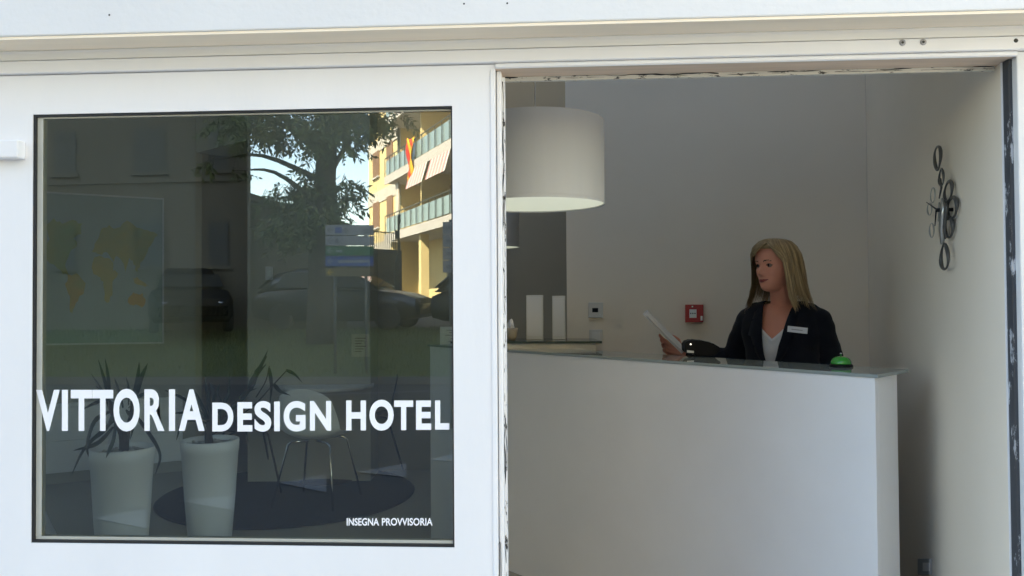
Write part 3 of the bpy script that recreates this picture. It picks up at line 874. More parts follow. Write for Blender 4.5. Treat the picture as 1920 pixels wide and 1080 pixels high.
# rug, table, chairs
M_RUG = mat('navy_rug', (0.018, 0.026, 0.045), 0.95, 0.3, 60, 0.8, 300)
rc = fl(-1.63, 5.85, FZ + .001)
ru = MB().lathe([(0.90, 0), (0.905, .006), (0.895, .013), (0.6, .014), (0.2, .014)], n=96).build('rug', M_RUG, None, True, loc=rc)
tag(ru, 'round navy blue rug under the table and chairs', 'rug')
RT = FZ + .0155
M_TBL = mat('white_table_laminate', (0.62, 0.62, 0.60), 0.3)
M_BLKM = mat('black_metal', (0.015, 0.015, 0.016), 0.4, metal=0.3)
tb = empty('cafe_table', fl(-1.45, 6.25, RT), 0, 'round pale cafe table with a black central column on the navy rug', 'table')
MB().lathe([(0.36, .715), (0.365, .72), (0.365, .738), (0.36, .743)], n=64).build('tabletop', M_TBL, tb, True)
MB().lathe([(0.026, .03), (0.026, .70), (.07, .7145)], n=20).build('column', M_BLKM, tb, True)
MB().lathe([(0.21, .0005), (0.21, .008), (0.05, .018), (.03, .0295)], n=40).build('foot', M_BLKM, tb, True)
M_SHELL = mat('white_shell_plastic', (0.85, 0.86, 0.86), 0.35)
M_SHELLD = mat('dark_grey_shell_plastic', (0.03, 0.032, 0.034), 0.45)
def chair(loc, rz, m, legm, label):
    e = empty('shell_chair', loc, rz, label, 'chair', 'shell chairs round the cafe table')
    NU, NV = 18, 15
    side = [(0.20, .455), (0.17, .452), (0.10, .445), (0.02, .440), (-0.06, .440), (-0.13, .450), (-0.18, .475), (-0.205, .52), (-0.218, .58), (-0.228, .65), (-0.238, .72), (-0.247, .78), (-0.250, .805)]
    wid = [.185, .20, .215, .222, .225, .226, .228, .228, .222, .212, .198, .17, .11]
    curl = [.012, .02, .035, .05, .065, .085, .10, .10, .085, .065, .045, .028, .012]
    vs, fs = [], []
    for i in range(len(side)):
        y, z = side[i]
        for j in range(NV):
            t = -1 + 2 * j / (NV - 1)
            back = min(1, max(0, (i - 4) / 4))
            up = curl[i] * abs(t) ** 2.6
            vs.append((wid[i] * t, y + up * 0.9 * back, z + up * (1 - back) + (0 if i < 11 else -0.02 * t * t)))
    for i in range(len(side) - 1):
        for j in range(NV - 1):
            a = i * NV + j
            fs.append((a, a + 1, a + NV + 1, a + NV))
    o = MB().add(vs, fs).build('shell', m, e, True)
    s = o.modifiers.new('s', 'SOLIDIFY'); s.thickness = .006; s.offset = 0
    u = o.modifiers.new('u', 'SUBSURF'); u.levels = 1; u.render_levels = 2
    for sx in (-1, 1):
        for (yt, yb) in ((.13, .22), (-.13, -.24)):
            MB().tube([(sx * .03, yt * .6, .430), (sx * .13, yt, .428), (sx * .155, yt * 1.08, .41), (sx * .225, yb, .0005)], .0078, 8).build('leg', legm, e, True)
    return e
chair(fl(-1.36, 5.60, RT), YAW - .22, M_SHELL, M_CHROME, 'white moulded shell chair with chrome legs turned away from the window')
chair(fl(-1.22, 6.62, RT), math.radians(125), M_SHELLD, M_BLKM, 'dark shell chair on the right side of the table')
chair(fl(-1.98, 5.95, RT), math.radians(-62), M_SHELLD, M_BLKM, 'dark shell chair half hidden behind the second planter')

# planters and plants
M_POT = mat('white_planter_plastic', (0.93, 0.93, 0.94), 0.4, 0.01, 2)
M_SOIL = mat('white_pebbles_soil', (0.30, 0.29, 0.27), 0.9, 0.4, 60, 1.0, 70)
M_STEM = mat('brown_bark', (0.035, 0.025, 0.016), 0.9, 0.3, 40, 0.8, 60)
M_STRAP = mat('dark_green_strap_leaf', (0.014, 0.032, 0.014), 0.4, 0.3, 14)
def planter(c, rad, h, label):
    e = empty('planter', c, 0, label, 'planter', 'tall white planters in the window')
    b = rad * .74
    k = h - .07
    MB().lathe([(b - .012, 0), (b, .006), (b + (rad - b) * .5, k * .52), (rad * .965, k), (rad * .99, k + .004), (rad, h - .004), (rad - .004, h), (rad - .014, h), (rad - .018, h - .03)], n=56, cap1=False).build('pot', M_POT, e, True)
    MB().lathe([(rad - .02, h - .045), (rad - .02, h - .03), (.03, h - .024)], n=40).build('soil', M_SOIL, e, True)
    rr = random.Random(int(rad * 1000))
    pb = MB()
    for i in range(60):
        r_, a = (rad - .03) * math.sqrt(rr.random()), rr.uniform(0, 6.28)
        s = rr.uniform(.006, .012)
        pb.lathe([(s * .5, -s * .5), (s, 0), (s * .6, s * .5)], (r_ * math.cos(a), r_ * math.sin(a), h - .022), n=6)
    tag(pb.build('pebbles', mat('white_pebble', (.55, .54, .5), .7), e), kind='stuff')
    return e
dA, dB = 4.28, 4.75
pA, pB = fl((230 - 960) / FOC * dA, dA, FZ + .001), fl((394 - 960) / FOC * dB, dB, FZ + .001)
hA = at(230, 838, dA).z - FZ; hB = at(394, 823, dB).z - FZ
planter(pA, 56 / FOC * dA, hA, 'tall tapered white planter nearest the left edge of the window')
planter(pB, 52 / FOC * dB, hB, 'tall tapered white planter in front of the navy rug')
def smooth_path(pts, n=14):
    P = [Vector(p) for p in pts]
    if len(P) == 2: P = [P[0], P[0].lerp(P[1], .5), P[1]]
    out = []
    E_ = [P[0] * 2 - P[1]] + P + [P[-1] * 2 - P[-2]]
    segs = len(P) - 1
    for i in range(segs):
        p0, p1, p2, p3 = E_[i:i + 4]
        m = max(2, n // segs)
        for k in range(m):
            t = k / m
            out.append(0.5 * ((2 * p1) + (p2 - p0) * t + (2 * p0 - 5 * p1 + 4 * p2 - p3) * t * t + (3 * p1 - p0 - 3 * p2 + p3) * t ** 3))
    out.append(P[-1])
    return out
def strap(mb, pts, wd, side=None, fat=0.55):
    path = smooth_path(pts)
    k = len(path)
    vs, fs = [], []
    for i, p in enumerate(path):
        t = i / (k - 1)
        d = (path[min(i + 1, k - 1)] - path[max(i - 1, 0)]).normalized()
        s = (side or Vector((1, .25, 0))).cross(d) if False else d.cross(Vector((.25, 1, .1))).normalized()
        n = s.cross(d).normalized()
        wdt = wd * (min(1, .45 + t * 2.2) if t < .25 else 1) * max(0, 1 - t ** (1 / fat * 1.6)) + .0006
        vs += [p - s * wdt + n * wdt * .35, p, p + s * wdt + n * wdt * .35]
    for i in range(k - 1):
        a = i * 3
        fs += [(a, a + 1, a + 4, a + 3), (a + 1, a + 2, a + 5, a + 4)]
    return mb.add(vs, fs)
def plant(name, label, cat, base, stems, leaves, m, group=None, pebble=None, d0=4.3, width=.016, seed=1):
    e = empty(name, base, 0, label, cat, group)
    rr = random.Random(seed)
    for pts, r0, r1 in stems:
        P = smooth_path([at(x, y, d) - base for x, y, d in pts])
        MB().tube(P, [r0 + (r1 - r0) * i / (len(P) - 1) for i in range(len(P))], 10).build('stem', M_STEM, e, True)
    for lf in leaves:
        pts, wd, fat = lf
        mb = MB()
        strap(mb, [at(x, y, d) - base for x, y, d in pts], wd, None, fat)
        mb.build('leaf', m, e, True)
    return e
D = dA
Lp = []
def L(*pts, w=.014, fat=.55): Lp.append((pts, w, fat))
L((203, 752, D), (196, 718, D), (184, 674, D + .02), w=.014); L((203, 752, D), (202, 712, D - .03), (197, 672, D - .05), w=.013)
L((249, 752, D), (256, 715, D), (261, 679, D), w=.017); L((250, 752, D), (262, 712, D - .04), (277, 681, D - .08), w=.017)
L((203, 752, D), (186, 724, D + .1), (170, 700, D + .15), w=.007); L((204, 755, D), (195, 740, D), (179, 723, D + .05), w=.01)
L((205, 772, D), (176, 790, D - .05), (162, 838, D - .1), (172, 868, D - .1), w=.013); L((212, 800, D), (180, 832, D - .08), (137, 845, D - .12), w=.013)
L((212, 790, D), (160, 838, D - .1), (133, 892, D - .16), w=.011); L((215, 770, D), (211, 820, D - .17), (198, 860, D - .24), w=.022)
L((246, 770, D), (276, 810, D - .08), (299, 852, D - .16), (291, 890, D - .2), w=.014); L((240, 765, D), (262, 742, D + .1), (296, 735, D + .15), w=.012)
L((225, 765, D), (190, 752, D + .1), (150, 770, D + .15), w=.012); L((235, 770, D), (248, 790, D - .1), (244, 826, D - .17), w=.017)
L((212, 770, D), (200, 800, D - .06), (176, 826, D - .1), w=.014); L((230, 765, D), (222, 735, D + .05), (214, 708, D + .1), w=.012); L((240, 760, D), (240, 730, D + .1), (236, 706, D + .12), w=.012)
plant('potted_plant', 'strappy dark green plant with drooping leaves in the leftmost planter', 'plant', pA + Vector((0, 0, hA - .02)),
      [(((231, 846, D), (229, 815, D), (214, 780, D), (203, 752, D)), .021, .013), (((234, 846, D), (238, 810, D), (247, 780, D), (249, 752, D)), .020, .012)], Lp, M_STRAP, 'plants in the white planters')
D = dB
Lp = []
L((394, 790, D), (388, 740, D), (384, 702, D + .05), w=.014); L((392, 790, D), (372, 750, D), (362, 728, D), w=.014); L((392, 790, D), (350, 752, D - .1), (308, 731, D - .1), w=.012)
L((394, 790, D), (425, 745, D), (430, 703, D), w=.013); L((394, 790, D), (440, 760, D), (470, 733, D), w=.016); L((395, 795, D), (450, 790, D - .1), (466, 830, D - .15), w=.013)
L((392, 795, D), (345, 790, D - .1), (330, 826, D - .12), w=.013); L((394, 790, D), (400, 750, D - .1), (412, 720, D - .15), w=.014); L((393, 790, D), (360, 775, D + .1), (322, 775, D + .1), w=.013)
L((478, 700, D), (486, 690, D), (503, 655, D), w=.020, fat=1.3); L((466, 732, D), (478, 705, D), (500, 682, D), w=.030, fat=1.4)
L((504, 690, D + .1), (508, 725, D + .1), (505, 765, D + .1), w=.017, fat=1.3); L((512, 720, D), (524, 733, D), (545, 742, D), w=.018, fat=1.3); L((536, 694, D + .1), (552, 702, D + .1), (567, 718, D + .1), w=.014, fat=1.3)
L((447, 750, D), (462, 735, D), (482, 728, D), w=.016, fat=1.3)
plant('potted_plant', 'dark plant with arching broad leaved branch in the planter before the rug', 'plant', pB + Vector((0, 0, hB - .02)),
      [(((392, 832, D), (391, 812, D), (394, 788, D)), .026, .018), (((396, 815, D), (430, 765, D), (468, 730, D), (500, 668, D)), .006, .0035), (((398, 815, D), (470, 765, D + .05), (512, 722, D + .05), (538, 694, D + .08)), .005, .003), (((480, 745, D + .1), (498, 715, D + .1), (505, 686, D + .1)), .004, .003)],
      Lp, M_STRAP, 'plants in the white planters')
# white floor vase at the lower left of the window
d = 4.62
st = empty('floor_vase', fl((52 - 960) / FOC * d, d, FZ + .001), 0, 'white conical floor vase cut off by the lower left corner of the window', 'vase')
MB().lathe([(.140, 0), (.156, .012), (.158, .035), (.145, .07), (.112, .15), (.078, .24), (.055, .36), (.045, .52), (.05, .62), (.045, .62), (.035, .5)], n=48, cap1=False).build('vase', M_POT, st, True)
# ------------------------------------------------------------------ the receptionist
M_SKIN = mat('skin', (0.70, 0.29, 0.195), 0.5, 0.05, 14, 0.12, 160, sub=0.08)
M_LIP = mat('lipstick', (0.30, 0.05, 0.05), 0.38)
M_BROW = mat('brow_and_lash', (0.07, 0.04, 0.025), 0.8)
M_EYE = mat('eye_dark', (0.022, 0.014, 0.010), 0.5, spec=0.2)
M_EYEW = mat('eye_white', (0.24, 0.19, 0.16), 0.6, spec=0.2)
M_SUIT = mat('navy_suit_cloth', (0.0065, 0.008, 0.014), 0.9, 0.2, 50, 0.35, 400, sheen=0.05, spec=0.25)
M_SATIN = mat('white_satin', (0.66, 0.65, 0.66), 0.35, 0.02, 10, sheen=0.2)
M_HAIR = mat('blonde_hair', (0.42, 0.29, 0.14), 0.38, color2=(0.24, 0.16, 0.07), scale=26, stretch=(2, 2, 0.15))
_t = M_HAIR.node_tree
_g = _t.nodes.new('ShaderNodeNewGeometry')
_rp = _t.nodes.new('ShaderNodeValToRGB')
_rp.color_ramp.elements[0].color = (0.22, 0.135, 0.058, 1); _rp.color_ramp.elements[1].color = (0.64, 0.46, 0.25, 1)
_mx = _t.nodes.new('ShaderNodeMix'); _mx.data_type = 'RGBA'; _mx.inputs[0].default_value = .65
_bs = _t.nodes['Principled BSDF']
_old = _bs.inputs['Base Color'].links[0].from_socket
_t.links.new(_g.outputs['Random Per Island'], _rp.inputs[0])
_t.links.new(_old, _mx.inputs[6]); _t.links.new(_rp.outputs[0], _mx.inputs[7])
_t.links.new(_mx.outputs[2], _bs.inputs['Base Color'])
M_NAIL = mat('red_nail', (0.30, 0.03, 0.05), 0.25)
D0 = 3.68
pc = fl((1466 - 960) / FOC * D0, D0, 0)
A_ = math.radians(33)
tf = -_rh * math.sin(A_) - _fh * math.cos(A_)      # the way the chest faces
tl = _rh * math.cos(A_) - _fh * math.sin(A_)       # her left
UP = Vector((0, 0, 1))
def T(l, f, z): return tl * l + tf * f + UP * z   # torso coordinates, relative to the feet
def Wp(px, py, d): return at(px, py, d) - pc      # photo position relative to the feet
person = empty('person', pc, 0, 'blonde woman in a dark suit jacket standing behind the desk and looking sideways', 'person')

hc = Wp(1453, 498, 3.63)                            # middle of the head at eye height
B_ = math.radians(60)
hf = -_rh * math.sin(B_) - _fh * math.cos(B_)
hl = _rh * math.cos(B_) - _fh * math.sin(B_)
hu = (UP + hl * -0.03 + hf * .03).normalized()
def H(l, f, z): return hc + hl * l + hf * f + hu * z

def lerp_tab(tab, z):
    for i in range(len(tab) - 1):
        a, b = tab[i], tab[i + 1]
        if a[0] >= z >= b[0]:
            t = (a[0] - z) / (a[0] - b[0])
            t = t * t * (3 - 2 * t) * .5 + t * .5
            return [a[k] + (b[k] - a[k]) * t for k in range(1, len(a))]
    return list(tab[-1][1:]) if z < tab[-1][0] else list(tab[0][1:])
#      z      front   back   half width
HEAD = [(.111, .006, -.012, .004), (.108, .030, -.040, .030), (.096, .056, -.066, .050), (.078, .075, -.084, .063), (.055, .087, -.096, .071), (.030, .091, -.100, .0735), (.012, .090, -.100, .073),
        (-.005, .083, -.098, .072), (-.025, .0845, -.092, .0695), (-.045, .0855, -.082, .064), (-.060, .0865, -.070, .056), (-.075, .0855, -.058, .050), (-.088, .0845, -.046, .042), (-.102, .084, -.03, .032), (-.112, .076, -.01, .023), (-.118, .060, .02, .014)]
def head_point(th, z):
    f, b, wd = lerp_tab(HEAD, z)
    c = (f + b) / 2
    # superellipse ring, a little squarer at the cheeks
    ct, st = math.cos(th), math.sin(th)
    p = 2.25
    k = (abs(ct) ** p + abs(st) ** p) ** (-1 / p)
    l, y = wd * st * k, (f - b) / 2 * ct * k + c
    if ct > 0:
        g = lambda cx, cz, sx, sz: math.exp(-((l - cx) / sx) ** 2 - ((z - cz) / sz) ** 2)
        nose = 0
        if z < .018:
            t = min(1, max(0, (.014 - z) / .050))
            amp = .003 + .0215 * t ** 1.1
            if z < -.036: amp *= max(0, 1 - ((-.036 - z) / .013) ** 1.5) if z > -.049 else 0
            nose = amp * math.exp(-(l / (.0062 + .004 * t)) ** 2)
        y += nose
        for s in (-1, 1):
            y += .0075 * g(s * .0105, -.040, .0055, .006)                # nostril wings
            y -= .0115 * g(s * .031, .000, .015, .0105)                  # eye sockets
            y += .0045 * g(s * .030, .018, .018, .007)                   # brow
            y += .0055 * g(s * .043, -.030, .018, .016)                  # cheekbones
            y -= .0035 * g(s * .030, -.058, .010, .012)
            y += .0018 * g(s * .031, .0, .011, .0055)
        y += .0052 * g(0, -.0605, .021, .0042) + .0062 * g(0, -.0715, .019, .0046)
        y -= .0035 * g(0, -.066, .022, .0018)
        y -= .003 * g(0, -.0805, .016, .004)
        y += .003 * g(0, -.098, .014, .009)
    return l, y, z
hb = MB()
rings = []
NZ = 84
for i in range(NZ):
    z = .111 - .229 * i / (NZ - 1)
    rings.append([H(*head_point(2 * math.pi * j / 96, z)) for j in range(96)])
hb.loft(rings)
# ears
for s in (-1, 1):
    hb.capsule(H(s * .0715, -.012, .004), H(s * .0715, -.006, -.026), .012, .008)
neck0 = T(.0, -.012, 1.335)
hb.capsule(H(0, -.022, -.06), neck0, .046, .051)
# torso, hips and legs
TOR = [(1.385, .075, .052, -.012), (1.365, .125, .072, -.010), (1.335, .158, .088, -.006), (1.29, .165, .098, .0), (1.22, .160, .108, .006), (1.14, .145, .103, .006), (1.05, .130, .090, 0), (.97, .150, .098, 0), (.88, .170, .112, -.004), (.80, .168, .110, -.004)]
def ring_t(a, b, c, z, n=40, p=2.3):
    out = []
    for j in range(n):
        t = 2 * math.pi * j / n
        ct, st = math.cos(t), math.sin(t)
        k = (abs(ct) ** p + abs(st) ** p) ** (-1 / p)
        out.append(T(a * st * k, b * ct * k + c, z))
    return out
hb.loft([ring_t(a, b, c, z) for z, a, b, c in TOR])
for s in (-1, 1):
    hb.capsule(T(s * .085, 0, .84), T(s * .088, .012, .46), .088, .055)
    hb.capsule(T(s * .088, .012, .46), T(s * .09, -.012, .10), .056, .036)
    hb.capsule(T(s * .09, -.02, .058), T(s * .10, .14, .038), .034, .028)
# arms
RS, RE, RW = Wp(1408, 604, 3.76), Wp(1374, 674, 3.86), Wp(1282, 661, 3.90)
LS, LE, LW = Wp(1531, 604, 3.60), Wp(1563, 692, 3.62), Wp(1545, 752, 3.52)
for S_, E_, W_ in ((RS, RE, RW), (LS, LE, LW)):
    hb.capsule(S_, E_, .050, .038); hb.capsule(E_, W_, .037, .024)
# hands: palm, four fingers and a thumb each
tips = []
def hand(W_, fwd, pn_, side, curls, length=.175, thumb_in=.5):
    """fwd along the palm, pn_ out of the palm, side towards the thumb"""
    fwd = fwd.normalized(); side = (side - fwd * side.dot(fwd)).normalized(); pn_ = fwd.cross(side).normalized() * (1 if fwd.cross(side).dot(pn_) > 0 else -1)
    s = length / .175
    for k in (-1.5, -.5, .5, 1.5):
        hb.capsule(W_ + side * (.009 * k), W_ + fwd * .083 * s + side * (.0185 * k), .0125, .0105)
    fl_ = [.078, .086, .080, .062]
    for i, k in enumerate((1.5, .5, -.5, -1.5)):
        p = W_ + fwd * .083 * s + side * (.0185 * k)
        ang = curls[i][0]
        for j, (frac, r0, r1) in enumerate(((.45, .0092, .0083), (.30, .0083, .0076), (.25, .0076, .0066))):
            d = fwd * math.cos(ang) + pn_ * math.sin(ang) + side * (.05 * k)
            q = p + d.normalized() * fl_[i] * frac * s
            hb.capsule(p, q, r0, r1, 10)
            if j == 2: tips.append((q, d.normalized(), side, pn_))
            p = q
            ang += curls[i][1]
    p = W_ + fwd * .018 + side * .018
    q = p + (fwd * .55 + side * .65 + pn_ * thumb_in).normalized() * .042 * s
    hb.capsule(p, q, .0135, .0105, 10)
    r = q + (fwd * .85 + side * .1 + pn_ * thumb_in).normalized() * .032 * s
    hb.capsule(q, r, .0102, .009, 10)
    t_ = r + (fwd * .95 - side * .05 + pn_ * thumb_in * .6).normalized() * .026 * s
    hb.capsule(r, t_, .009, .0075, 10)
    tips.append((t_, (t_ - r).normalized(), side, pn_))
HR = Wp(1232, 645, 3.88)
ff = (HR - RW).normalized()
hand(RW, ff, -_fh * .8 + UP * .5, UP * .85 + _fh * .35, [(.25, .30), (.38, .42), (.48, .48), (.55, .52)], thumb_in=.35)
hand(LW, Wp(1527, 762, 3.40) - LW, UP * -1, -_rh, [(.1, .12)] * 4, thumb_in=.1)
body = remesh(hb, 'body', 0.0036, 3)
for m_ in (M_SKIN, M_LIP, M_BROW, M_NAIL): body.materials.append(m_)
inv = Matrix((hl, hf, hu))
for p in body.polygons:
    v = inv @ (p.center - hc)
    l, f, z = v
    if f > .05 and -.13 < z < .06:
        wl = .0245 * (1 - ((z + .066) / .0105) ** 2) if abs(z + .066) < .0105 else 0
        dz = .004 * (l / .0315) ** 2
        zc = z - 7.5 * l * l
        if abs(l) < .0330 and -.0745 + 1.7 * dz < zc < -.0600 - 2.0 * dz and f > .058:
            p.material_index = 1
        for s in (-1, 1):
            t = (s * l - .014) / .032
            if 0 < t < 1 and abs(z - (.0195 + .006 * math.sin(t * 2.4) - .004 * t)) < .0026 * (1.15 - .7 * t):
                p.material_index = 2
            t = (s * l - .019) / .026
            if 0 < t < 1 and abs(z - (.0015 + .0062 * math.sin(math.pi * t) - .002 * t)) < .0017:
                p.material_index = 2
    for (q, d, s_, n_) in tips:
        r = p.center - q
        if r.length < .012 and (p.normal.dot(-n_) > .3) and r.dot(d) > -.005:
            p.material_index = 3
bo = link('body', body, None, person, True)
# eyes
for s in (-1, 1):
    eb = MB()
    ec = H(s * .031, .0665, .0005)
    gz = (hf * 1 - hl * .25).normalized()
    M3 = gz.to_track_quat('Z', 'Y').to_matrix()
    v0 = [M3 @ Vector((.0118 * math.sin(a) * math.cos(b), .0118 * math.sin(a) * math.sin(b), .0118 * math.cos(a))) + ec for a in [math.pi * (i + .02) / 12.1 for i in range(13)] for b in [2 * math.pi * j / 18 for j in range(18)]]
    fs = [(i * 18 + j, i * 18 + (j + 1) % 18, (i + 1) * 18 + (j + 1) % 18, (i + 1) * 18 + j) for i in range(12) for j in range(18)]
    eb.add(v0, fs)
    e_ = eb.build('eye', M_EYEW, person, True)
    e_.data.materials.append(M_EYE)
    for p in e_.data.polygons:
        if (p.center - ec).normalized().dot(gz) > .74: p.material_index = 1

# jacket: torso shell and sleeves in one cloth, opened down the front
jb = MB()
JT = [(1.402, .062, .056, -.020), (1.392, .098, .068, -.016), (1.376, .142, .082, -.012), (1.352, .170, .097, -.006), (1.31, .180, .111, .002), (1.25, .176, .122, .008), (1.18, .164, .120, .008), (1.10, .150, .108, .004), (1.03, .152, .106, 0), (.95, .172, .118, 0), (.87, .190, .130, -.002), (.80, .196, .134, -.002)]
jb.loft([ring_t(a, b, c, z, 56) for z, a, b, c in JT])
def sleeve(S_, E_, W_, r=(.066, .052, .040)):
    jb.capsule(S_, E_, r[0], r[1], 20)
    jb.capsule(E_, E_.lerp(W_, .80), r[1], r[2], 20)
sleeve(RS, RE, RW); sleeve(LS, LE, LW)
for s, S_ in ((-1, RS), (1, LS)):
    jb.capsule(T(s * .12, -.008, 1.345), S_ + UP * .004, .044, .062, 20)
jm = remesh(jb, 'jacket', 0.0055, 3)
bm = bmesh.new(); bm.from_mesh(jm)
TI = Matrix((tl, tf, UP))
# half width of the front opening at a height, and its middle
OPEN = [(1.42, .090, 0), (1.39, .072, 0), (1.34, .060, -.004), (1.26, .050, -.012), (1.18, .036, -.022), (1.10, .016, -.026), (1.06, .002, -.028), (.80, .002, -.028)]
kill = []
for fc in bm.faces:
    l, f, z = TI @ fc.calc_center_median()
    if z > 1.393: kill.append(fc); continue
    hw, mid = lerp_tab(OPEN, z)
    if f > 0 and z > 1.06 and abs(l - mid) < hw: kill.append(fc)
    elif z < .806 and abs(l) < .18: kill.append(fc)
bmesh.ops.delete(bm, geom=kill, context='FACES')
# soft folds in the cloth
for v in bm.verts:
    q = v.co
    n_ = noise.noise(Vector((q.x * 11, q.y * 11, q.z * 26))) * .0055 + noise.noise(q * 30) * .001
    v.co = q + v.normal * n_
bm.to_mesh(jm); bm.free()
jk = link('jacket', jm, M_SUIT, person, True)
sm = jk.modifiers.new('s', 'SOLIDIFY'); sm.thickness = .004; sm.offset = 1
def surf(l, z, out=0.0):
    """front of the jacket at a sideways place and height"""
    a, b, c = lerp_tab(sorted(JT, key=lambda r: -r[0]), z)
    k = min(.999, abs(l) / a)
    return T(l, b * (1 - k ** 2.3) ** (1 / 2.3) + c + out, z)
# lapels
for s in (-1, 1):
    zs = [1.385, 1.36, 1.33, 1.30, 1.27, 1.24, 1.235, 1.20, 1.16, 1.12, 1.08]
    ow = [.026, .034, .042, .050, .058, .066, .052, .045, .035, .022, .006]
    vs, fs = [], []
    for z, o_ in zip(zs, ow):
        hw, mid = lerp_tab(OPEN, z)
        l0 = mid + s * (hw - .003); l1 = mid + s * (hw + o_)
        vs += [surf(l0, z, .004), surf((l0 + l1) / 2, z, .0105), surf(l1, z + .003, .0065)]
    for i in range(len(zs) - 1):
        fs += [(i * 3, i * 3 + 1, i * 3 + 4, i * 3 + 3), (i * 3 + 1, i * 3 + 2, i * 3 + 5, i * 3 + 4)]
    lp = MB().add(vs, fs).build('lapel', M_SUIT, jk, True)
    so_ = lp.modifiers.new('s', 'SOLIDIFY'); so_.thickness = .004
# white satin top with a draped neckline
vs, fs = [], []
NJ, NI = 40, 26
for i in range(NI):
    for j in range(NJ):
        l = -.105 + .21 * j / (NJ - 1) - .012
        top = 1.228 + .95 * abs(l + .014) - (.0)
        t = i / (NI - 1)
        z = top * (1 - t) + .98 * t
        a, b, c = lerp_tab(sorted(JT, key=lambda r: -r[0]), z)
        a -= .006; b -= .0085
        k = min(.97, abs(l) / a)
        sag = math.sin((t * 9.0 - (abs(l + .014) * 26)) ) * .0065 * math.exp(-t * 2.6) + .007 * math.exp(-((t - .03) / .05) ** 2)
        vs.append(T(l, b * (1 - k ** 2.3) ** (1 / 2.3) + c + sag, z))
for i in range(NI - 1):
    for j in range(NJ - 1):
        a = i * NJ + j
        fs.append((a, a + 1, a + NJ + 1, a + NJ))
bl = MB().add(vs, fs).build('blouse', M_SATIN, person, True)
so_ = bl.modifiers.new('s', 'SOLIDIFY'); so_.thickness = .002; so_.offset = -1
# trousers and shoes, hidden by the desk from the street
tr_ = MB()
tr_.loft([ring_t(.180, .124, -.002, z) for z in (.98, .90)] + [ring_t(.186, .128, -.004, .80)])
for s in (-1, 1):
    tr_.capsule(T(s * .088, 0, .82), T(s * .09, .012, .46), .098, .075); tr_.capsule(T(s * .09, .012, .46), T(s * .092, -.008, .10), .075, .070)
link('trousers', remesh(tr_, 'trousers', .008, 4), M_SUIT, person, True)
for s in (-1, 1):
    sh = MB().capsule(T(s * .09, -.03, .050), T(s * .10, .155, .040), .042, .036)
    o = sh.build('shoe', M_BLK, person, True)

# hair: an inner cap and long strands
HAIRT = [(.124, .02, -.03, .012), (.120, .046, -.062, .042), (.108, .074, -.092, .068), (.084, .096, -.112, .089), (.050, .107, -.128, .103), (.015, .105, -.136, .109), (-.03, .097, -.140, .112), (-.08, .092, -.140, .117), (-.13, .100, -.142, .130), (-.17, .112, -.150, .148), (-.215, .128, -.162, .170)]
def hair_point(th, z, off=0.0):
    f, b, wd = lerp_tab(HAIRT, z)
    c = (f + b) / 2
    ct, st = math.cos(th), math.sin(th)
    return (wd + off) * st, ((f - b) / 2 + off) * ct + c, z
rr = random.Random(12)
FACE_R, FACE_L = math.radians(62), math.radians(64)      # where the face begins, her right and left
def theta_at(t0, z):
    """strands that start over the face are swept aside to its edge"""
    lim = FACE_L if t0 > 0 else FACE_R
    part = 0.30
    x = t0 - part
    lim2 = (FACE_L if x > 0 else FACE_R)
    if -FACE_R < t0 < FACE_L:
        k = min(1, max(0, (.118 - z) / .086)); k = k * k * (3 - 2 * k)
        if x > 0: tgt = FACE_L + .10 * (t0 - FACE_L) / FACE_L
        else: tgt = -(FACE_R + .06 * (-t0 - FACE_R) / FACE_R)
        return t0 + (tgt - t0) * k
    return t0
cap = MB()
rings = []
for i in range(22):
    z = .120 - .20 * i / 21
    rings.append([H(*hair_point(math.radians(72) + (2 * math.pi - math.radians(140)) * j / 40, z, -.012)) for j in range(41)])
vs = [v for r in rings for v in r]
fs = [(i * 41 + j, i * 41 + j + 1, (i + 1) * 41 + j + 1, (i + 1) * 41 + j) for i in range(21) for j in range(40)]
k0 = len(vs); vs.append(H(0, -.005, .117))
fs += [(k0, j + 1, j) for j in range(40)]
cap.add(vs, fs)
cap.loft([[H(*hair_point(2 * math.pi * j / 40, z, -.012 - o)) for j in range(40)] for z, o in ((.119, 0.0), (.106, .0), (.086, .001), (.074, .004))])
hs = MB()
SEG = 20
for n_ in range(2300):
    t0 = rr.uniform(-math.pi, math.pi)
    if rr.random() < .34: t0 = rr.uniform(-FACE_R * 1.1, FACE_L * 1.1)
    layer = rr.random()
    off = -.010 + .011 * layer
    zend = -.175 + .03 * noise.noise(Vector((t0 * 4, .3, 9))) + rr.gauss(0, .012)
    if abs(t0) > 2.0: zend -= .012
    if rr.random() < .12: zend = rr.uniform(-.13, -.04)
    z0 = rr.uniform(.117, .1235)
    wv, ph = rr.uniform(.003, .0075), noise.noise(Vector((t0 * 3, 1.7, 4))) * 7 + rr.uniform(-.5, .5)
    wd = rr.uniform(.0011, .0030)
    clump = noise.noise(Vector((t0 * 5, 3.1, 0))) * .011
    vs, fs = [], []
    for i in range(SEG):
        t = i / (SEG - 1)
        z = z0 + (zend - z0) * (t ** 1.25)
        th = theta_at(t0, z) + wv * 8 * math.sin(ph + t * 5) * t
        flare = clump * t + wv * math.sin(ph * 2 + t * 7) * t
        l, f, z_ = hair_point(th, z, off + flare)
        p = H(l, f, z_)
        l2, f2, _ = hair_point(th + .04, z, off + flare)
        sd_ = (H(l2, f2, z_) - p).normalized()
        ww = wd * (1 - .93 * max(0, (t - .6) / .4)) * (.6 + .4 * min(1, t * 5))
        nrm = (p - H(0, -.01, z_)).normalized()
        vs += [p - sd_ * ww, p + nrm * ww * .5, p + sd_ * ww]
    for i in range(SEG - 1):
        a = i * 3
        fs += [(a, a + 1, a + 4, a + 3), (a + 1, a + 2, a + 5, a + 4)]
    hs.add(vs, fs)
cap.add(hs.v, hs.f)
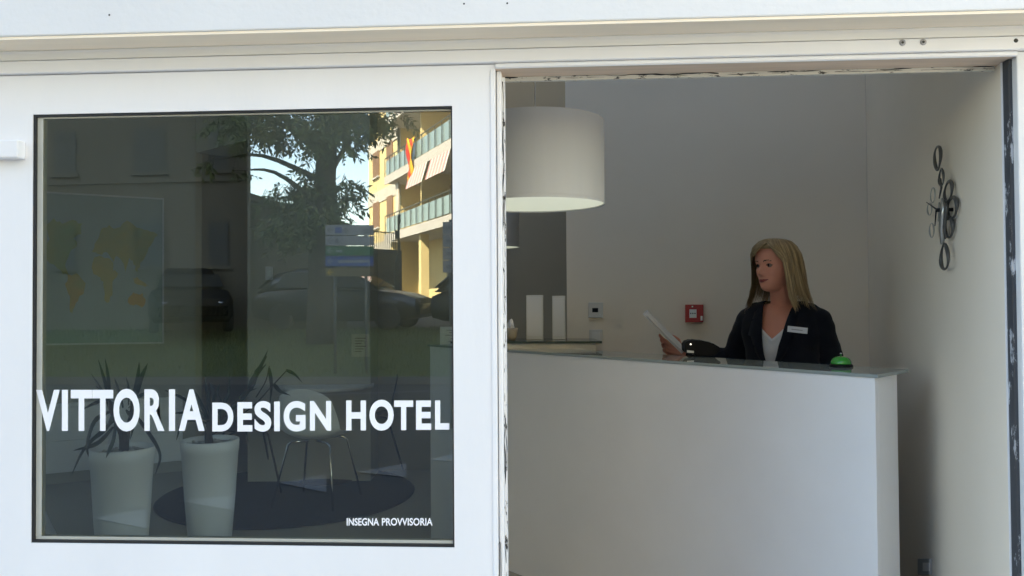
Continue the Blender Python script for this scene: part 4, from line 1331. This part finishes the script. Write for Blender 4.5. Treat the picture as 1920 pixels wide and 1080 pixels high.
# fringe swept over the forehead from the parting
fh_ = MB()
for n_ in range(420):
    a0 = rr.uniform(.25, .62); side_ = 1 if rr.random() < .3 else -1
    a1 = rr.uniform(1.05, 1.25) * (1 if side_ > 0 else -1)
    z1 = rr.uniform(-.01, .03)
    off = rr.uniform(-.009, .001); wd = rr.uniform(.0011, .0026)
    vs, fs = [], []
    for i in range(14):
        t = i / 13
        th = a0 + (a1 - a0) * (t ** 1.0)
        z = .117 + (z1 - .117) * (t ** (1.5 if side_ < 0 else 1.2)) 
        if side_ < 0: z = .117 - (.117 - .046) * min(1, t * 1.9) ** 1.3 - (.046 - z1) * max(0, (t - .5) / .5) ** 1.6
        l, f, z_ = hair_point(th, z, off)
        p = H(l, f, z_)
        l2, f2, _ = hair_point(th, z + .004, off)
        sd_ = (H(l2, f2, z_ + .004) - p).normalized()
        nrm = (p - H(0, -.01, z_)).normalized()
        ww = wd * (1 - .7 * max(0, (t - .6) / .4))
        vs += [p - sd_ * ww, p + nrm * ww * .5, p + sd_ * ww]
    for i in range(13):
        a = i * 3
        fs += [(a, a + 1, a + 4, a + 3), (a + 1, a + 2, a + 5, a + 4)]
    cap.add(vs, fs)
hm = bpy.data.meshes.new('hair'); hm.from_pydata(cap.v, [], cap.f)
link('hair', hm, M_HAIR, person, True)
# name tag and earring
def to_surf(px, py, out):
    v = (at(px, py, 1) - CAM).normalized()
    p = CAM - pc
    best = None
    for i in range(600):
        q = p + v * (3.0 + i * .001)
        z = q.z
        l, f, _ = TI @ q
        a, b, c = lerp_tab(sorted(JT, key=lambda r: -r[0]), z)
        k = min(.999, abs(l) / a)
        if f < b * (1 - k ** 2.3) ** (1 / 2.3) + c + out: return q
    return q
cT = to_surf(1495, 618.5, .016)
ax_ = (tl * 1.0 - UP * .10).normalized(); ay_ = tf.cross(ax_).normalized()
if ay_.z < 0: ay_ = -ay_
nt_ = MB().quadbox([cT - ax_ * .041 - ay_ * .0125, cT + ax_ * .041 - ay_ * .0125, cT + ax_ * .041 + ay_ * .0125, cT - ax_ * .041 + ay_ * .0125], -tf * .006)
nt_.build('name_tag', mat('white_name_tag', (.70, .70, .72), .3), person, bevel=.001)
MB().quadbox([cT + tf * .0008 + ax_ * a + ay_ * b for a, b in ((-.024, -.0015), (.022, -.0015), (.022, .0015), (-.024, .0015))], -tf * .0004).build('tag_print', mat('grey_tag_print', (.3, .3, .32), .6), person)
ee = H(.074, .004, -.038)
MB().lathe([(.001, -.004), (.0042, -.002), (.0042, .002), (.001, .004)], tuple(ee), 12).build('earring', mat('pearl', (.8, .75, .68), .15), person, True)

# sheets of paper in her right hand
shp = empty('paper_sheets', at(1245, 622, 3.70), 0, 'two white paper sheets held up in the woman\'s hand', 'paper')
o_ = shp.location
def sheet(dx, dy, name, m):
    vs, fs = [], []
    NA, NB = 12, 6
    for i in range(NA):
        t = i / (NA - 1)
        for j in range(NB):
            u = j / (NB - 1)
            px = 1282 + (1208 - 1282) * t + 5 * math.sin(t * math.pi) + dx + (4 - 1.5 * t) * (u - .5) * 2
            py = 660 + (586 - 660) * t + 6 * math.sin(t * math.pi) + dy - (4 + 0 * t) * (u - .5) * 2 * .8
            vs.append(at(px, py, 3.63 + .20 * u + .01 * math.sin(u * 3)) - o_)
    for i in range(NA - 1):
        for j in range(NB - 1):
            a = i * NB + j
            fs.append((a, a + 1, a + NB + 1, a + NB))
    o = MB().add(vs, fs).build(name, m, shp, True)
    s = o.modifiers.new('s', 'SOLIDIFY'); s.thickness = .0006
    return o
sheet(0, 0, 'sheet', M_PAPER)
sheet(2.6, -2.0, 'sheet', mat('printed_sheet', (.60, .60, .60), .7, color2=(.72, .72, .72), scale=22))
# ------------------------------------------------------------------ across the street (mirrored in the window)
def gz(y):
    for (ya, za), (yb, zb) in zip(prof[:-1], prof[1:]):
        if ya >= y >= yb:
            return za + (zb - za) * (ya - y) / max(1e-6, ya - yb)
    return 0
def vat(px, py, d): return mir(at(px, py, d))
def vfl(px, d):
    p = mir(fl((px - 960) / FOC * d, d))
    p.z = gz(p.y)
    return p
M_LEAFT = mat('tree_leaf', (0.055, 0.085, 0.022), 0.55, color2=(0.085, 0.105, 0.03), scale=1.2)
M_BARK = mat('grey_brown_bark', (0.06, 0.05, 0.04), 0.9, 0.3, 8, 1.0, 20, stretch=(2, 2, .3))
def tree(name, label, base, trunk, clusters, n_leaf, seed, leafL=.16):
    e = empty(name, base, 0, label, 'tree')
    rr = random.Random(seed)
    P = smooth_path([p - base for p in trunk], 12)
    MB().tube(P, [.30 - .17 * i / (len(P) - 1) for i in range(len(P))], 14).build('trunk', M_BARK, e, True)
    br = MB(); vs, fs = [], []
    for (c, r) in clusters:
        c = c - base
        k = min(len(P) - 1, max(3, min(range(len(P)), key=lambda i: abs(P[i].z - (c.z - .7)))))
        a = P[k]
        mid = a.lerp(c, .5) + Vector((rr.uniform(-.2, .2), rr.uniform(-.2, .2), .35))
        br.tube(smooth_path([a, mid, c], 8), [.075 - .0085 * i for i in range(9)][:len(smooth_path([a, mid, c], 8))], 7)
        ntw = max(5, int(n_leaf * r * r / 9))
        for _ in range(ntw):
            d = Vector((rr.gauss(0, 1), rr.gauss(0, 1), rr.gauss(0, .8))).normalized() * r * rr.random() ** .45
            p = c + d
            g_ = Vector((d.x, d.y, 0)).normalized() * .5 + Vector((rr.uniform(-.4, .4), rr.uniform(-.4, .4), rr.uniform(-1.0, -.1)))
            g_.normalize()
            tw = rr.uniform(.28, .46)
            br.tube([p - g_ * .1, p + g_ * tw], [.008, .003], 3)
            sd_ = g_.orthogonal().normalized()
            q0 = Matrix.Rotation(rr.uniform(0, 6.28), 3, g_)
            sd_ = q0 @ sd_
            for i in range(9):
                b0 = p + g_ * tw * (.12 + .1 * i)
                dr = (g_ * .75 + sd_ * (1 if i % 2 else -1) + Vector((rr.uniform(-.4, .4), rr.uniform(-.4, .4), rr.uniform(-.7, .2)))).normalized()
                L_ = leafL * rr.uniform(.7, 1.2)
                wv = dr.cross(Vector((rr.gauss(0, 1), rr.gauss(0, 1), rr.gauss(0, 1)))).normalized() * L_ * .17
                n = len(vs)
                vs += [tuple(b0), tuple(b0 + dr * L_ * .45 + wv), tuple(b0 + dr * L_), tuple(b0 + dr * L_ * .45 - wv)]
                fs.append((n, n + 1, n + 2, n + 3))
    br.build('branches', M_BARK, e, True)
    me = bpy.data.meshes.new('crown'); me.from_pydata(vs, [], fs)
    tag(link('crown', me, M_LEAFT, e), kind='stuff')
    return e
TD = 17.0
tb_ = vfl(600, TD)
PXM = TD / FOC
cl = []
rr = random.Random(31)
for px, py, r in [(420, 222, 34), (465, 235, 38), (505, 225, 42), (548, 240, 46), (600, 225, 42), (640, 250, 40), (660, 215, 42), (705, 224, 26), (706, 246, 16), (752, 212, 16), (680, 225, 34),
                  (590, 272, 22), (505, 372, 20), (535, 362, 28), (575, 340, 38), (560, 385, 40), (600, 395, 34), (535, 420, 34), (580, 430, 36), (640, 352, 24), (655, 352, 24), (645, 388, 22), (400, 300, 12), (440, 320, 14), (560, 440, 24)]:
    cl.append((vat(px, py, TD + rr.uniform(-1.0, 1.1)), r * PXM))
for k in range(26):
    a = rr.uniform(0, 6.28); q = rr.random() ** .5
    cl.append((vat(590 + 210 * q * math.cos(a), 60 + 135 * q * math.sin(a), TD + rr.uniform(-1.8, 1.8)), rr.uniform(.45, .7)))
tree('leafy_tree', 'leafy street tree on the verge opposite, reflected in the window behind the road sign', tb_, [tb_, vat(603, 440, TD), vat(612, 300, TD), vat(618, 200, TD), vat(610, 60, TD)], cl, 2400, 5)

# road sign: five stacked direction boards on two posts
SD = 14.6
sg = vfl(655, SD)
sign = empty('direction_sign', sg, 0, 'stack of five direction boards with arrows on grey posts in front of the tree', 'road sign')
M_POST = mat('dark_grey_post', (0.05, 0.05, 0.05), 0.6)
vy = Vector((0, 1, 0))
def vq(x0, x1, y0, y1, d): return [vat(x, y, d) - sg for x, y in ((x0, y1), (x1, y1), (x1, y0), (x0, y0))]
for px in (628, 686):
    t = vat(px, 425, SD + .08); b = Vector((t.x, t.y, gz(t.y) - .3))
    MB().tube([b - sg, t - sg], .03, 10).build('post', M_POST, sign, True)
SW, SB, SG, SY = mat('sign_white', (.22, .22, .22), .5), mat('sign_blue', (.02, .06, .20), .5), mat('sign_green', (.012, .10, .04), .5), mat('sign_yellow', (.5, .33, .04), .5)
rows = [(422, 441, SW, M_INK), (442.5, 460, SW, M_INK), (461.5, 479, SG, SW), (480.5, 499, SB, SW), (503, 518, mat('sign_brown', (.10, .07, .03), .6), SY)]
for i, (y0, y1, m, ink) in enumerate(rows):
    MB().quadbox(vq(610, 700, y0, y1, SD), vy * -.025).build('board', m, sign)
    cy = (y0 + y1) / 2
    ar = MB()
    for pts in (((614, cy - .9), (625, cy - .9), (625, cy + .9), (614, cy + .9)), ((613, cy), (619, cy - 6), (620.6, cy - 4.8), (615.6, cy)), ((613, cy), (615.6, cy), (620.6, cy + 4.8), (619, cy + 6))):
        ar.prism([vat(x, y, SD - .004) - sg for x, y in pts], vy * -.0015)
    ar.build('arrow', ink, sign)
def mark(pts, m): MB().prism([vat(x, y, SD - .004) - sg for x, y in pts], vy * -.0015).build('symbol', m, sign)
mark([(628, 426), (641, 426), (641, 437), (628, 437)], SB)
mark([(646.5, 426), (649.5, 426), (649.5, 437), (646.5, 437)], M_INK); mark([(642.5, 430), (646.4, 430), (646.4, 433), (642.5, 433)], M_INK); mark([(649.6, 430), (653.5, 430), (653.5, 433), (649.6, 433)], M_INK)
mark([(630, 446), (633, 446), (636, 456), (627, 456)], M_INK)
mark([(630, 469), (642, 468), (642, 473), (630, 473)], SW)
mark([(634, 488), (693, 487), (693, 492), (634, 493)], SW)
mark([(682, 430), (695, 429), (695, 432), (682, 433)], M_INK); mark([(682, 435), (695, 434), (695, 437), (682, 438)], M_INK)
# second sign post at the right edge of the window
S2 = 9.5
sg2 = vfl(842, S2)
sign2 = empty('direction_sign', sg2, 0, 'narrow stack of grey sign boards on one post at the right edge of the reflection', 'road sign')
t = vat(846, 412, S2 + .06)
MB().tube([Vector((t.x, t.y, gz(t.y) - .3)) - sg2, t - sg2], .03, 10).build('post', M_POST, sign2, True)
for y0, y1 in ((416, 439), (440.5, 463), (464.5, 487), (488.5, 511)):
    MB().quadbox([vat(x, y, S2) - sg2 for x, y in ((830, y1), (872, y1), (872, y0), (830, y0))], vy * -.02).build('board', SW, sign2)
    cy = (y0 + y1) / 2
    MB().quadbox([vat(x, y, S2 - .004) - sg2 for x, y in ((836, cy + 3), (858, cy + 3), (858, cy - 3), (836, cy - 3))], vy * -.0015).build('symbol', M_INK, sign2)

# yellow apartment building
M_YEL = mat('yellow_render', (0.66, 0.53, 0.26), 0.85, 0.05, .6, 0.2, 30)
M_GREYR = mat('pale_grey_render', (0.50, 0.47, 0.40), 0.85, 0.05, .8)
M_SHUT = mat('brown_shutter', (0.20, 0.105, 0.05), 0.6)
M_CONC = mat('pale_concrete', (0.46, 0.44, 0.40), 0.8, 0.06, 2)
M_RAILG = mat('turquoise_glass_panel', (0.22, 0.30, 0.29), 0.15)
M_DGREY = mat('dark_grey_metal', (0.05, 0.06, 0.05), 0.5)
M_DOOR = mat('dark_wood_door', (0.10, 0.05, 0.025), 0.5)
A0 = fl((692 - 960) / FOC * 52.5, 52.5); A1 = fl((850 - 960) / FOC * 36.5, 36.5)
bd = (A1 - A0).normalized()
bnv = Vector((bd.y, -bd.x, 0))
if bnv.dot(CAM - A0) < 0: bnv = -bnv
LB = (A1 - A0).length
def bu(px):                                      # distance along the front under a photo column
    p = onplane(px, 500, A0, bnv)
    return (p - A0).dot(bd)
apt = empty('apartment_building', mir(A0), 0, 'sunlit yellow apartment building with glass balconies reflected at the right of the window', 'building')
AO = mir(A0)
def BP(u, z, off=0.0): return mir(A0 + bd * u + bnv * off + UP * z) - Vector((AO.x, AO.y, 0))
def bbox(name, u0, u1, z0, z1, o0, o1, m):
    vs = [BP(u0, z0, o0), BP(u1, z0, o0), BP(u1, z0, o1), BP(u0, z0, o1)]
    return MB().quadbox(vs, UP * (z1 - z0)).build(name, m, apt)
uc = bu(752.5)
TOP = 17.5
bbox('wall', 0, uc, .9, TOP, -9, 0, M_YEL)
bbox('wall', uc + .01, LB + 22, .9, TOP, -9, -1.35, M_YEL)
fl_z = [4.95, 8.15, 11.35, 14.55]
for z in fl_z:
    bbox('band', -.02, uc - .02, z - .75, z - .02, .005, .05, M_GREYR)
for px0, px1 in ((701, 712.5), (727, 738)):
    u0, u1 = bu(px0), bu(px1)
    for z in fl_z:
        w_ = bbox('window', u0, u1, z + .95, z + 2.55, .005, .06, M_SHUT)
        s_ = MB().quadbox([BP(u0 - .06, z + .85, .002), BP(u1 + .06, z + .85, .002), BP(u1 + .06, z + .85, .13), BP(u0 - .06, z + .85, .13)], UP * .09).build('sill', M_CONC, apt)
MB().tube([BP(uc - .06, 1.0, .12), BP(uc - .06, TOP, .12)], .07, 8).build('drainpipe', M_DGREY, apt, True)
ub = [uc + .02]
for z in fl_z:
    bbox('balcony_slab', uc + .02, LB + 22, z - .32, z, -1.34, .9, M_CONC)
    bbox('fascia', uc + .02, LB + 22, z - .40, z + .04, .905, .96, M_CONC)
    u = uc + .05
    while u < LB + 12:
        bbox('railing_panel', u + .04, u + 1.0, z + .12, z + .92, .85, .87, M_RAILG)
        MB().tube([BP(u, z + .041, .93), BP(u, z + 1.05, .93)], .022, 6).build('railing_post', M_DGREY, apt)
        u += 1.04
    MB().tube([BP(uc + .05, z + 1.06, .93), BP(LB + 12, z + 1.06, .93)], .03, 8).build('handrail', M_DGREY, apt)
    for k in range(5):
        u = uc + 1.2 + k * 3.4
        bbox('balcony_door', u, u + 1.1, z + .03, z + 2.25, -1.345, -1.29, M_SHUT if k % 2 else mat('orange_shutter', (.33, .12, .05), .6))
    for k in range(2):
        u = uc + 4.6 + k * 7
        bbox('dividing_wall', u, u + .18, z + .01, z + 2.85, -1.33, .2, M_YEL)
for u in (uc + .25, ):
    bbox('curtain', u + .9, u + 1.5, fl_z[0] + .45, fl_z[0] + 2.8, .55, .62, mat('cream_curtain', (.55, .50, .42), .9, 0.2, 4))
# striped awnings on the middle balcony
z = fl_z[1]
aw = MB()
for k in range(2):
    u = bu(806) + k * 3.4
    for i in range(12):
        mm = mat('awning_white', (.55, .53, .50), .9) if i % 2 else mat('awning_pink', (.42, .20, .19), .9)
        MB().quadbox([BP(u + i * .24, z - .42, .98), BP(u + i * .24 + .238, z - .42, .98), BP(u + i * .24 + .238, z - 1.35, 1.25), BP(u + i * .24, z - 1.35, 1.25)], UP * .01).build('awning_stripe', mm, apt)
# entrance at street level
bbox('entrance_door', bu(815), bu(825), 1.3, 3.3, -1.345, -1.28, M_DOOR)
bbox('wall_plaque', bu(792), bu(796.5), 2.55, 3.05, -1.345, -1.30, M_DGREY)
for k in range(3):
    u = uc + .35 + k * 5.6
    bbox('pillar', u, u + .4, .9, 4.55, .3, .7, M_YEL)
# flag hung from the balcony
fv = BP(bu(803), fl_z[1] + .2, 1.05) + Vector((AO.x, AO.y, 0))
flag = empty('flag', fv, 0, 'red and yellow striped cloth hanging from the middle balcony railing', 'flag')
for i, c_ in enumerate(((.60, .03, .02), (.70, .42, .03), (.62, .04, .02), (.70, .40, .03))):
    vs, fs = [], []
    for k in range(9):
        for j in range(2):
            u = (i + j) * .24
            zz_ = .95 - 2.3 * k / 8 + .08 * math.sin(u * 8)
            v = mir(bd * u + bnv * (.10 * math.sin(k * .9 + u * 5)) + UP * zz_) - mir(Vector((0, 0, 0)))
            vs.append(v)
    for k in range(8):
        fs.append((2 * k, 2 * k + 1, 2 * k + 3, 2 * k + 2))
    o = MB().add(vs, fs).build('stripe', mat('flag_%s' % 'abcd'[i], c_, .9), flag, True)
    o.modifiers.new('s', 'SOLIDIFY').thickness = .01

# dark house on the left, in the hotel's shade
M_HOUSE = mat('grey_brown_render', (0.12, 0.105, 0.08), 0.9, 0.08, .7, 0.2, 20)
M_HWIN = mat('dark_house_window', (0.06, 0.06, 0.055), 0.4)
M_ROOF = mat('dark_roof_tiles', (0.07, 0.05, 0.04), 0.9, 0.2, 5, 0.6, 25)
HD = 19.0
h1 = vat(470, 540, HD); h0 = vat(-150, 540, HD + 1.0)
ho = Vector((h1.x, h1.y, gz(h1.y)))
house = empty('house', ho, 0, 'dark rendered house in shade at the left of the reflection', 'house')
hd = Vector((h0.x - h1.x, h0.y - h1.y, 0)); hlen = hd.length; hd.normalize()
hn = Vector((-hd.y, hd.x, 0))
if hn.y > 0: hn = -hn
mc = mir(CAM)
hn = Vector((h1.x - mc.x, h1.y - mc.y, 0)).normalized()
hn = (hn - Vector((.10, 0, 0))).normalized()       # the side wall runs back from the street
def HP(u, o, z): return hd * u + hn * o + UP * z
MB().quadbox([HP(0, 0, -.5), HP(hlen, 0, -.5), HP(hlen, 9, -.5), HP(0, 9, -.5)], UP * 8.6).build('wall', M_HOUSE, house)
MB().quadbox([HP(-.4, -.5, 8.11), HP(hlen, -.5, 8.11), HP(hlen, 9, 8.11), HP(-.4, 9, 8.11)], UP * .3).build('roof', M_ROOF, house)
for px0, px1 in ((78, 122), (242, 305), (392, 430)):
    for (y0, y1) in ((240, 322), (420, 500)):
        ua = ((vat(px1, 300, HD + .2) - h1).dot(hd)); ub_ = ((vat(px0, 300, HD + .2) - h1).dot(hd))
        za = at(200, y1, HD + .3).z - ho.z; zb = at(200, y0, HD + .3).z - ho.z
        wn = MB().quadbox([HP(ua, -.03, za), HP(ub_, -.03, za), HP(ub_, .02, za), HP(ua, .02, za)], UP * (zb - za)).build('window', M_HWIN, house)
        MB().quadbox([HP(ua - .08, -.10, za - .09), HP(ub_ + .08, -.10, za - .09), HP(ub_ + .08, -.002, za - .09), HP(ua - .08, -.002, za - .09)], UP * .085).build('sill', M_HOUSE, wn)
za = at(200, 340, HD).z - ho.z
MB().quadbox([HP(-.02, -.06, za), HP(hlen, -.06, za), HP(hlen, -.002, za), HP(-.02, -.002, za)], UP * .12).build('string_course', M_HOUSE, house)
# lower wing with a sloping roof
w0, w1 = vat(472, 380, HD + .6), vat(600, 446, HD + .6)
wz0, wz1 = w0.z - ho.z, w1.z - ho.z
ul = (vat(600, 400, HD) - h1).length
pts = [HP(-.01, .3, -.5), HP(-ul, .3, -.5), HP(-ul, .3, wz1), HP(-.01, .3, wz0)]
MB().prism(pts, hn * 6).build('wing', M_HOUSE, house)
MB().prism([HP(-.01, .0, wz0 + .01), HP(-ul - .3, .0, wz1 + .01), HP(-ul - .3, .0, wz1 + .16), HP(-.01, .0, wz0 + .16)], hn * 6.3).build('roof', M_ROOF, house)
# garden wall behind the cars
gw = MB()
g0, g1 = vat(560, 500, 24), vat(742, 500, 27)
go = Vector((g0.x, g0.y, gz(g0.y)))
gwe = empty('garden_wall', go, 0, 'dark garden wall topped with an iron railing between the tree and the yellow building', 'wall')
gv = Vector((g1.x - g0.x, g1.y - g0.y, 0))
zt_ = at(700, 465, 25.5).z - go.z
MB().slab((0, 0), (gv.x, gv.y), -.4, zt_, .3).build('wall', mat('dark_stone', (.07, .065, .055), .9, .2, 4), gwe)
for k in range(46):
    p = gv * ((k + .5) / 46) + Vector((0, -.1, 0))
    MB().tube([p + UP * (zt_ + .0), p + UP * (zt_ + .62)], .014, 5).build('railing_bar', M_DGREY, gwe)
MB().tube([gv * .005 + Vector((0, -.1, zt_ + .6)), gv * .995 + Vector((0, -.1, zt_ + .6))], .018, 6).build('top_rail', M_DGREY, gwe)
# lamp post with a small round mirror by the building corner
LD = 23
lp_ = vfl(741, LD)
lpe = empty('street_mirror', lp_, 0, 'thin bent pole with a dark round traffic mirror beside the yellow building', 'traffic mirror')
MB().tube(smooth_path([vat(741, 560, LD) - lp_ - UP * .4, vat(741, 500, LD) - lp_, vat(747, 470, LD) - lp_, vat(747, 405, LD) - lp_], 14), 0.03, 8).build('pole', M_DGREY, lpe, True)
o = MB().lathe([(.04, 0), (.15, .01), (.16, .03), (.14, .04)], n=28).build('mirror', M_DGREY, lpe, True)
o.location = vat(747, 411, LD - .1) - lp_; o.rotation_euler = (math.radians(90), 0, .9)
o.scale = (.5, 1, 1)
MB().box((-.06, -.05, -.12), (.06, .05, .12)).build('box', M_DGREY, lpe, loc=vat(745, 440, LD - .06) - lp_)

# parked cars
M_CARD = mat('black_car_paint', (0.010, 0.011, 0.012), 0.3, coat=0.3)
M_CARB = mat('dark_blue_car_paint', (0.006, 0.007, 0.009), 0.7, spec=0.15)
M_CGL = mat('car_glass', (0.02, 0.025, 0.028), 0.05)
M_TYRE = mat('tyre', (0.015, 0.015, 0.015), 0.8)
M_RIM = mat('alloy_rim', (0.35, 0.35, 0.36), 0.3, metal=0.8)
def car(loc, rz, paint, label):
    e = empty('parked_car', loc, rz, label, 'car', 'cars parked on the upper road')
    L_, Wd = 4.1, 1.72
    sect = [(-2.05, .42, .62, .74), (-2.0, .30, .80, .80), (-1.7, .22, .92, .84), (-1.0, .20, .96, .86), (0, .20, .96, .86), (.9, .20, .95, .86), (1.6, .22, .86, .84), (1.95, .28, .74, .78), (2.05, .38, .60, .68)]
    rings = []
    for x, zb, zt2, hw in sect:
        rings.append([(x, -hw * .9, zb), (x, -hw, zb + .15), (x, -hw, zt2 - .18), (x, -hw * .93, zt2 - .03), (x, -hw * .6, zt2), (x, hw * .6, zt2), (x, hw * .93, zt2 - .03), (x, hw, zt2 - .18), (x, hw, zb + .15), (x, hw * .9, zb)])
    b = MB().loft(rings).build('body', paint, e, True)
    _m = b.modifiers.new('u', 'BEVEL'); _m.width = .05; _m.segments = 3
    cab = [(-1.95, .90, .92, .74), (-1.55, .90, 1.32, .70), (-1.0, .90, 1.44, .66), (-.1, .90, 1.46, .66), (.35, .90, 1.36, .67), (1.05, .88, .95, .74)]
    rings = []
    for x, zb, zt2, hw in cab:
        k = .80
        rings.append([(x, -hw, zb), (x, -hw * k, zt2 - .05), (x, -hw * k * .85, zt2), (x, hw * k * .85, zt2), (x, hw * k, zt2 - .05), (x, hw, zb)])
    c = MB().loft(rings).build('cabin', paint, e, True)
    for s in (-1, 1):
        for x0, x1, x2, x3 in ((-1.50, -.48, -.48, -1.25), (-.40, .74, .28, -.40)):
            q = []
            for x, z in ((x0, .98), (x1, .98), (x2, 1.34), (x3, 1.34)):
                t = (z - .90) / .5
                q.append((x, s * (.735 - .125 * t), z))
            MB().quadbox(q, (0, s * .012, 0)).build('window', M_CGL, e)
        for x in (-1.28, 1.30):
            wh = empty_part('wheel', e, (x, s * .76, .31))
            ty = MB().lathe([(.20, -.09), (.29, -.095), (.31, -.06), (.31, .06), (.29, .095), (.20, .09)], n=28).build('tyre', M_TYRE, wh, True); ty.rotation_euler = (math.pi / 2, 0, 0)
            rm = MB().lathe([(.04, .085), (.10, .07), (.19, .08), (.20, -.08)], n=20).build('rim', M_RIM, wh, True); rm.rotation_euler = (math.pi / 2 * -s, 0, 0)
        MB().lathe([(.02, -.03), (.10, -.01), (.10, .03)], n=16).build('headlight', M_RIM, e, True, loc=(1.92, s * .55, .64))
    MB().quadbox([(.48, -.60, 1.28), (.48, .60, 1.28), (1.02, .68, .99), (1.02, -.68, .99)], (.012, 0, .02)).build('windscreen', M_CGL, e)
    MB().quadbox([(-1.60, -.60, 1.26), (-1.60, .60, 1.26), (-1.94, .66, .97), (-1.94, -.66, .97)], (-.012, 0, .02)).build('rear_window', M_CGL, e)
    return e
def empty_part(name, parent, loc):
    o = bpy.data.objects.new(name, None); COL.objects.link(o); o.parent = parent; o.location = loc
    return o
car(vfl(648, 19.3), math.radians(6), M_CARD, 'black hatchback parked below the garden wall in the reflection')
car(vfl(395, 20.0) + Vector((0, 1.2, 0)), math.radians(62), M_CARB, 'dark blue hatchback parked in front of the shaded house in the reflection')
car(vfl(985, 18.3), math.radians(8), M_CARD, 'black hatchback farther right, cut by the window edge in the reflection')
# turf on the verge
vs, fs = [], []
rr = random.Random(77)
for _ in range(16000):
    x = rr.uniform(-22, 6); y = rr.uniform(-16.2, -12.05)
    z = gz(y)
    a = rr.uniform(0, 6.28); h = rr.uniform(.05, .16); w_ = .012
    n = len(vs)
    lx, ly = rr.uniform(-.05, .05), rr.uniform(-.05, .05)
    vs += [(x - w_ * math.cos(a), y - w_ * math.sin(a), z - .01), (x + w_ * math.cos(a), y + w_ * math.sin(a), z - .01), (x + lx, y + ly, z + h)]
    fs.append((n, n + 1, n + 2))
me = bpy.data.meshes.new('grass'); me.from_pydata(vs, [], fs)
tag(link('grass', me, mat('grass_blade', (0.075, 0.11, 0.025), .7, color2=(.15, .15, .045), scale=.7)), kind='stuff')
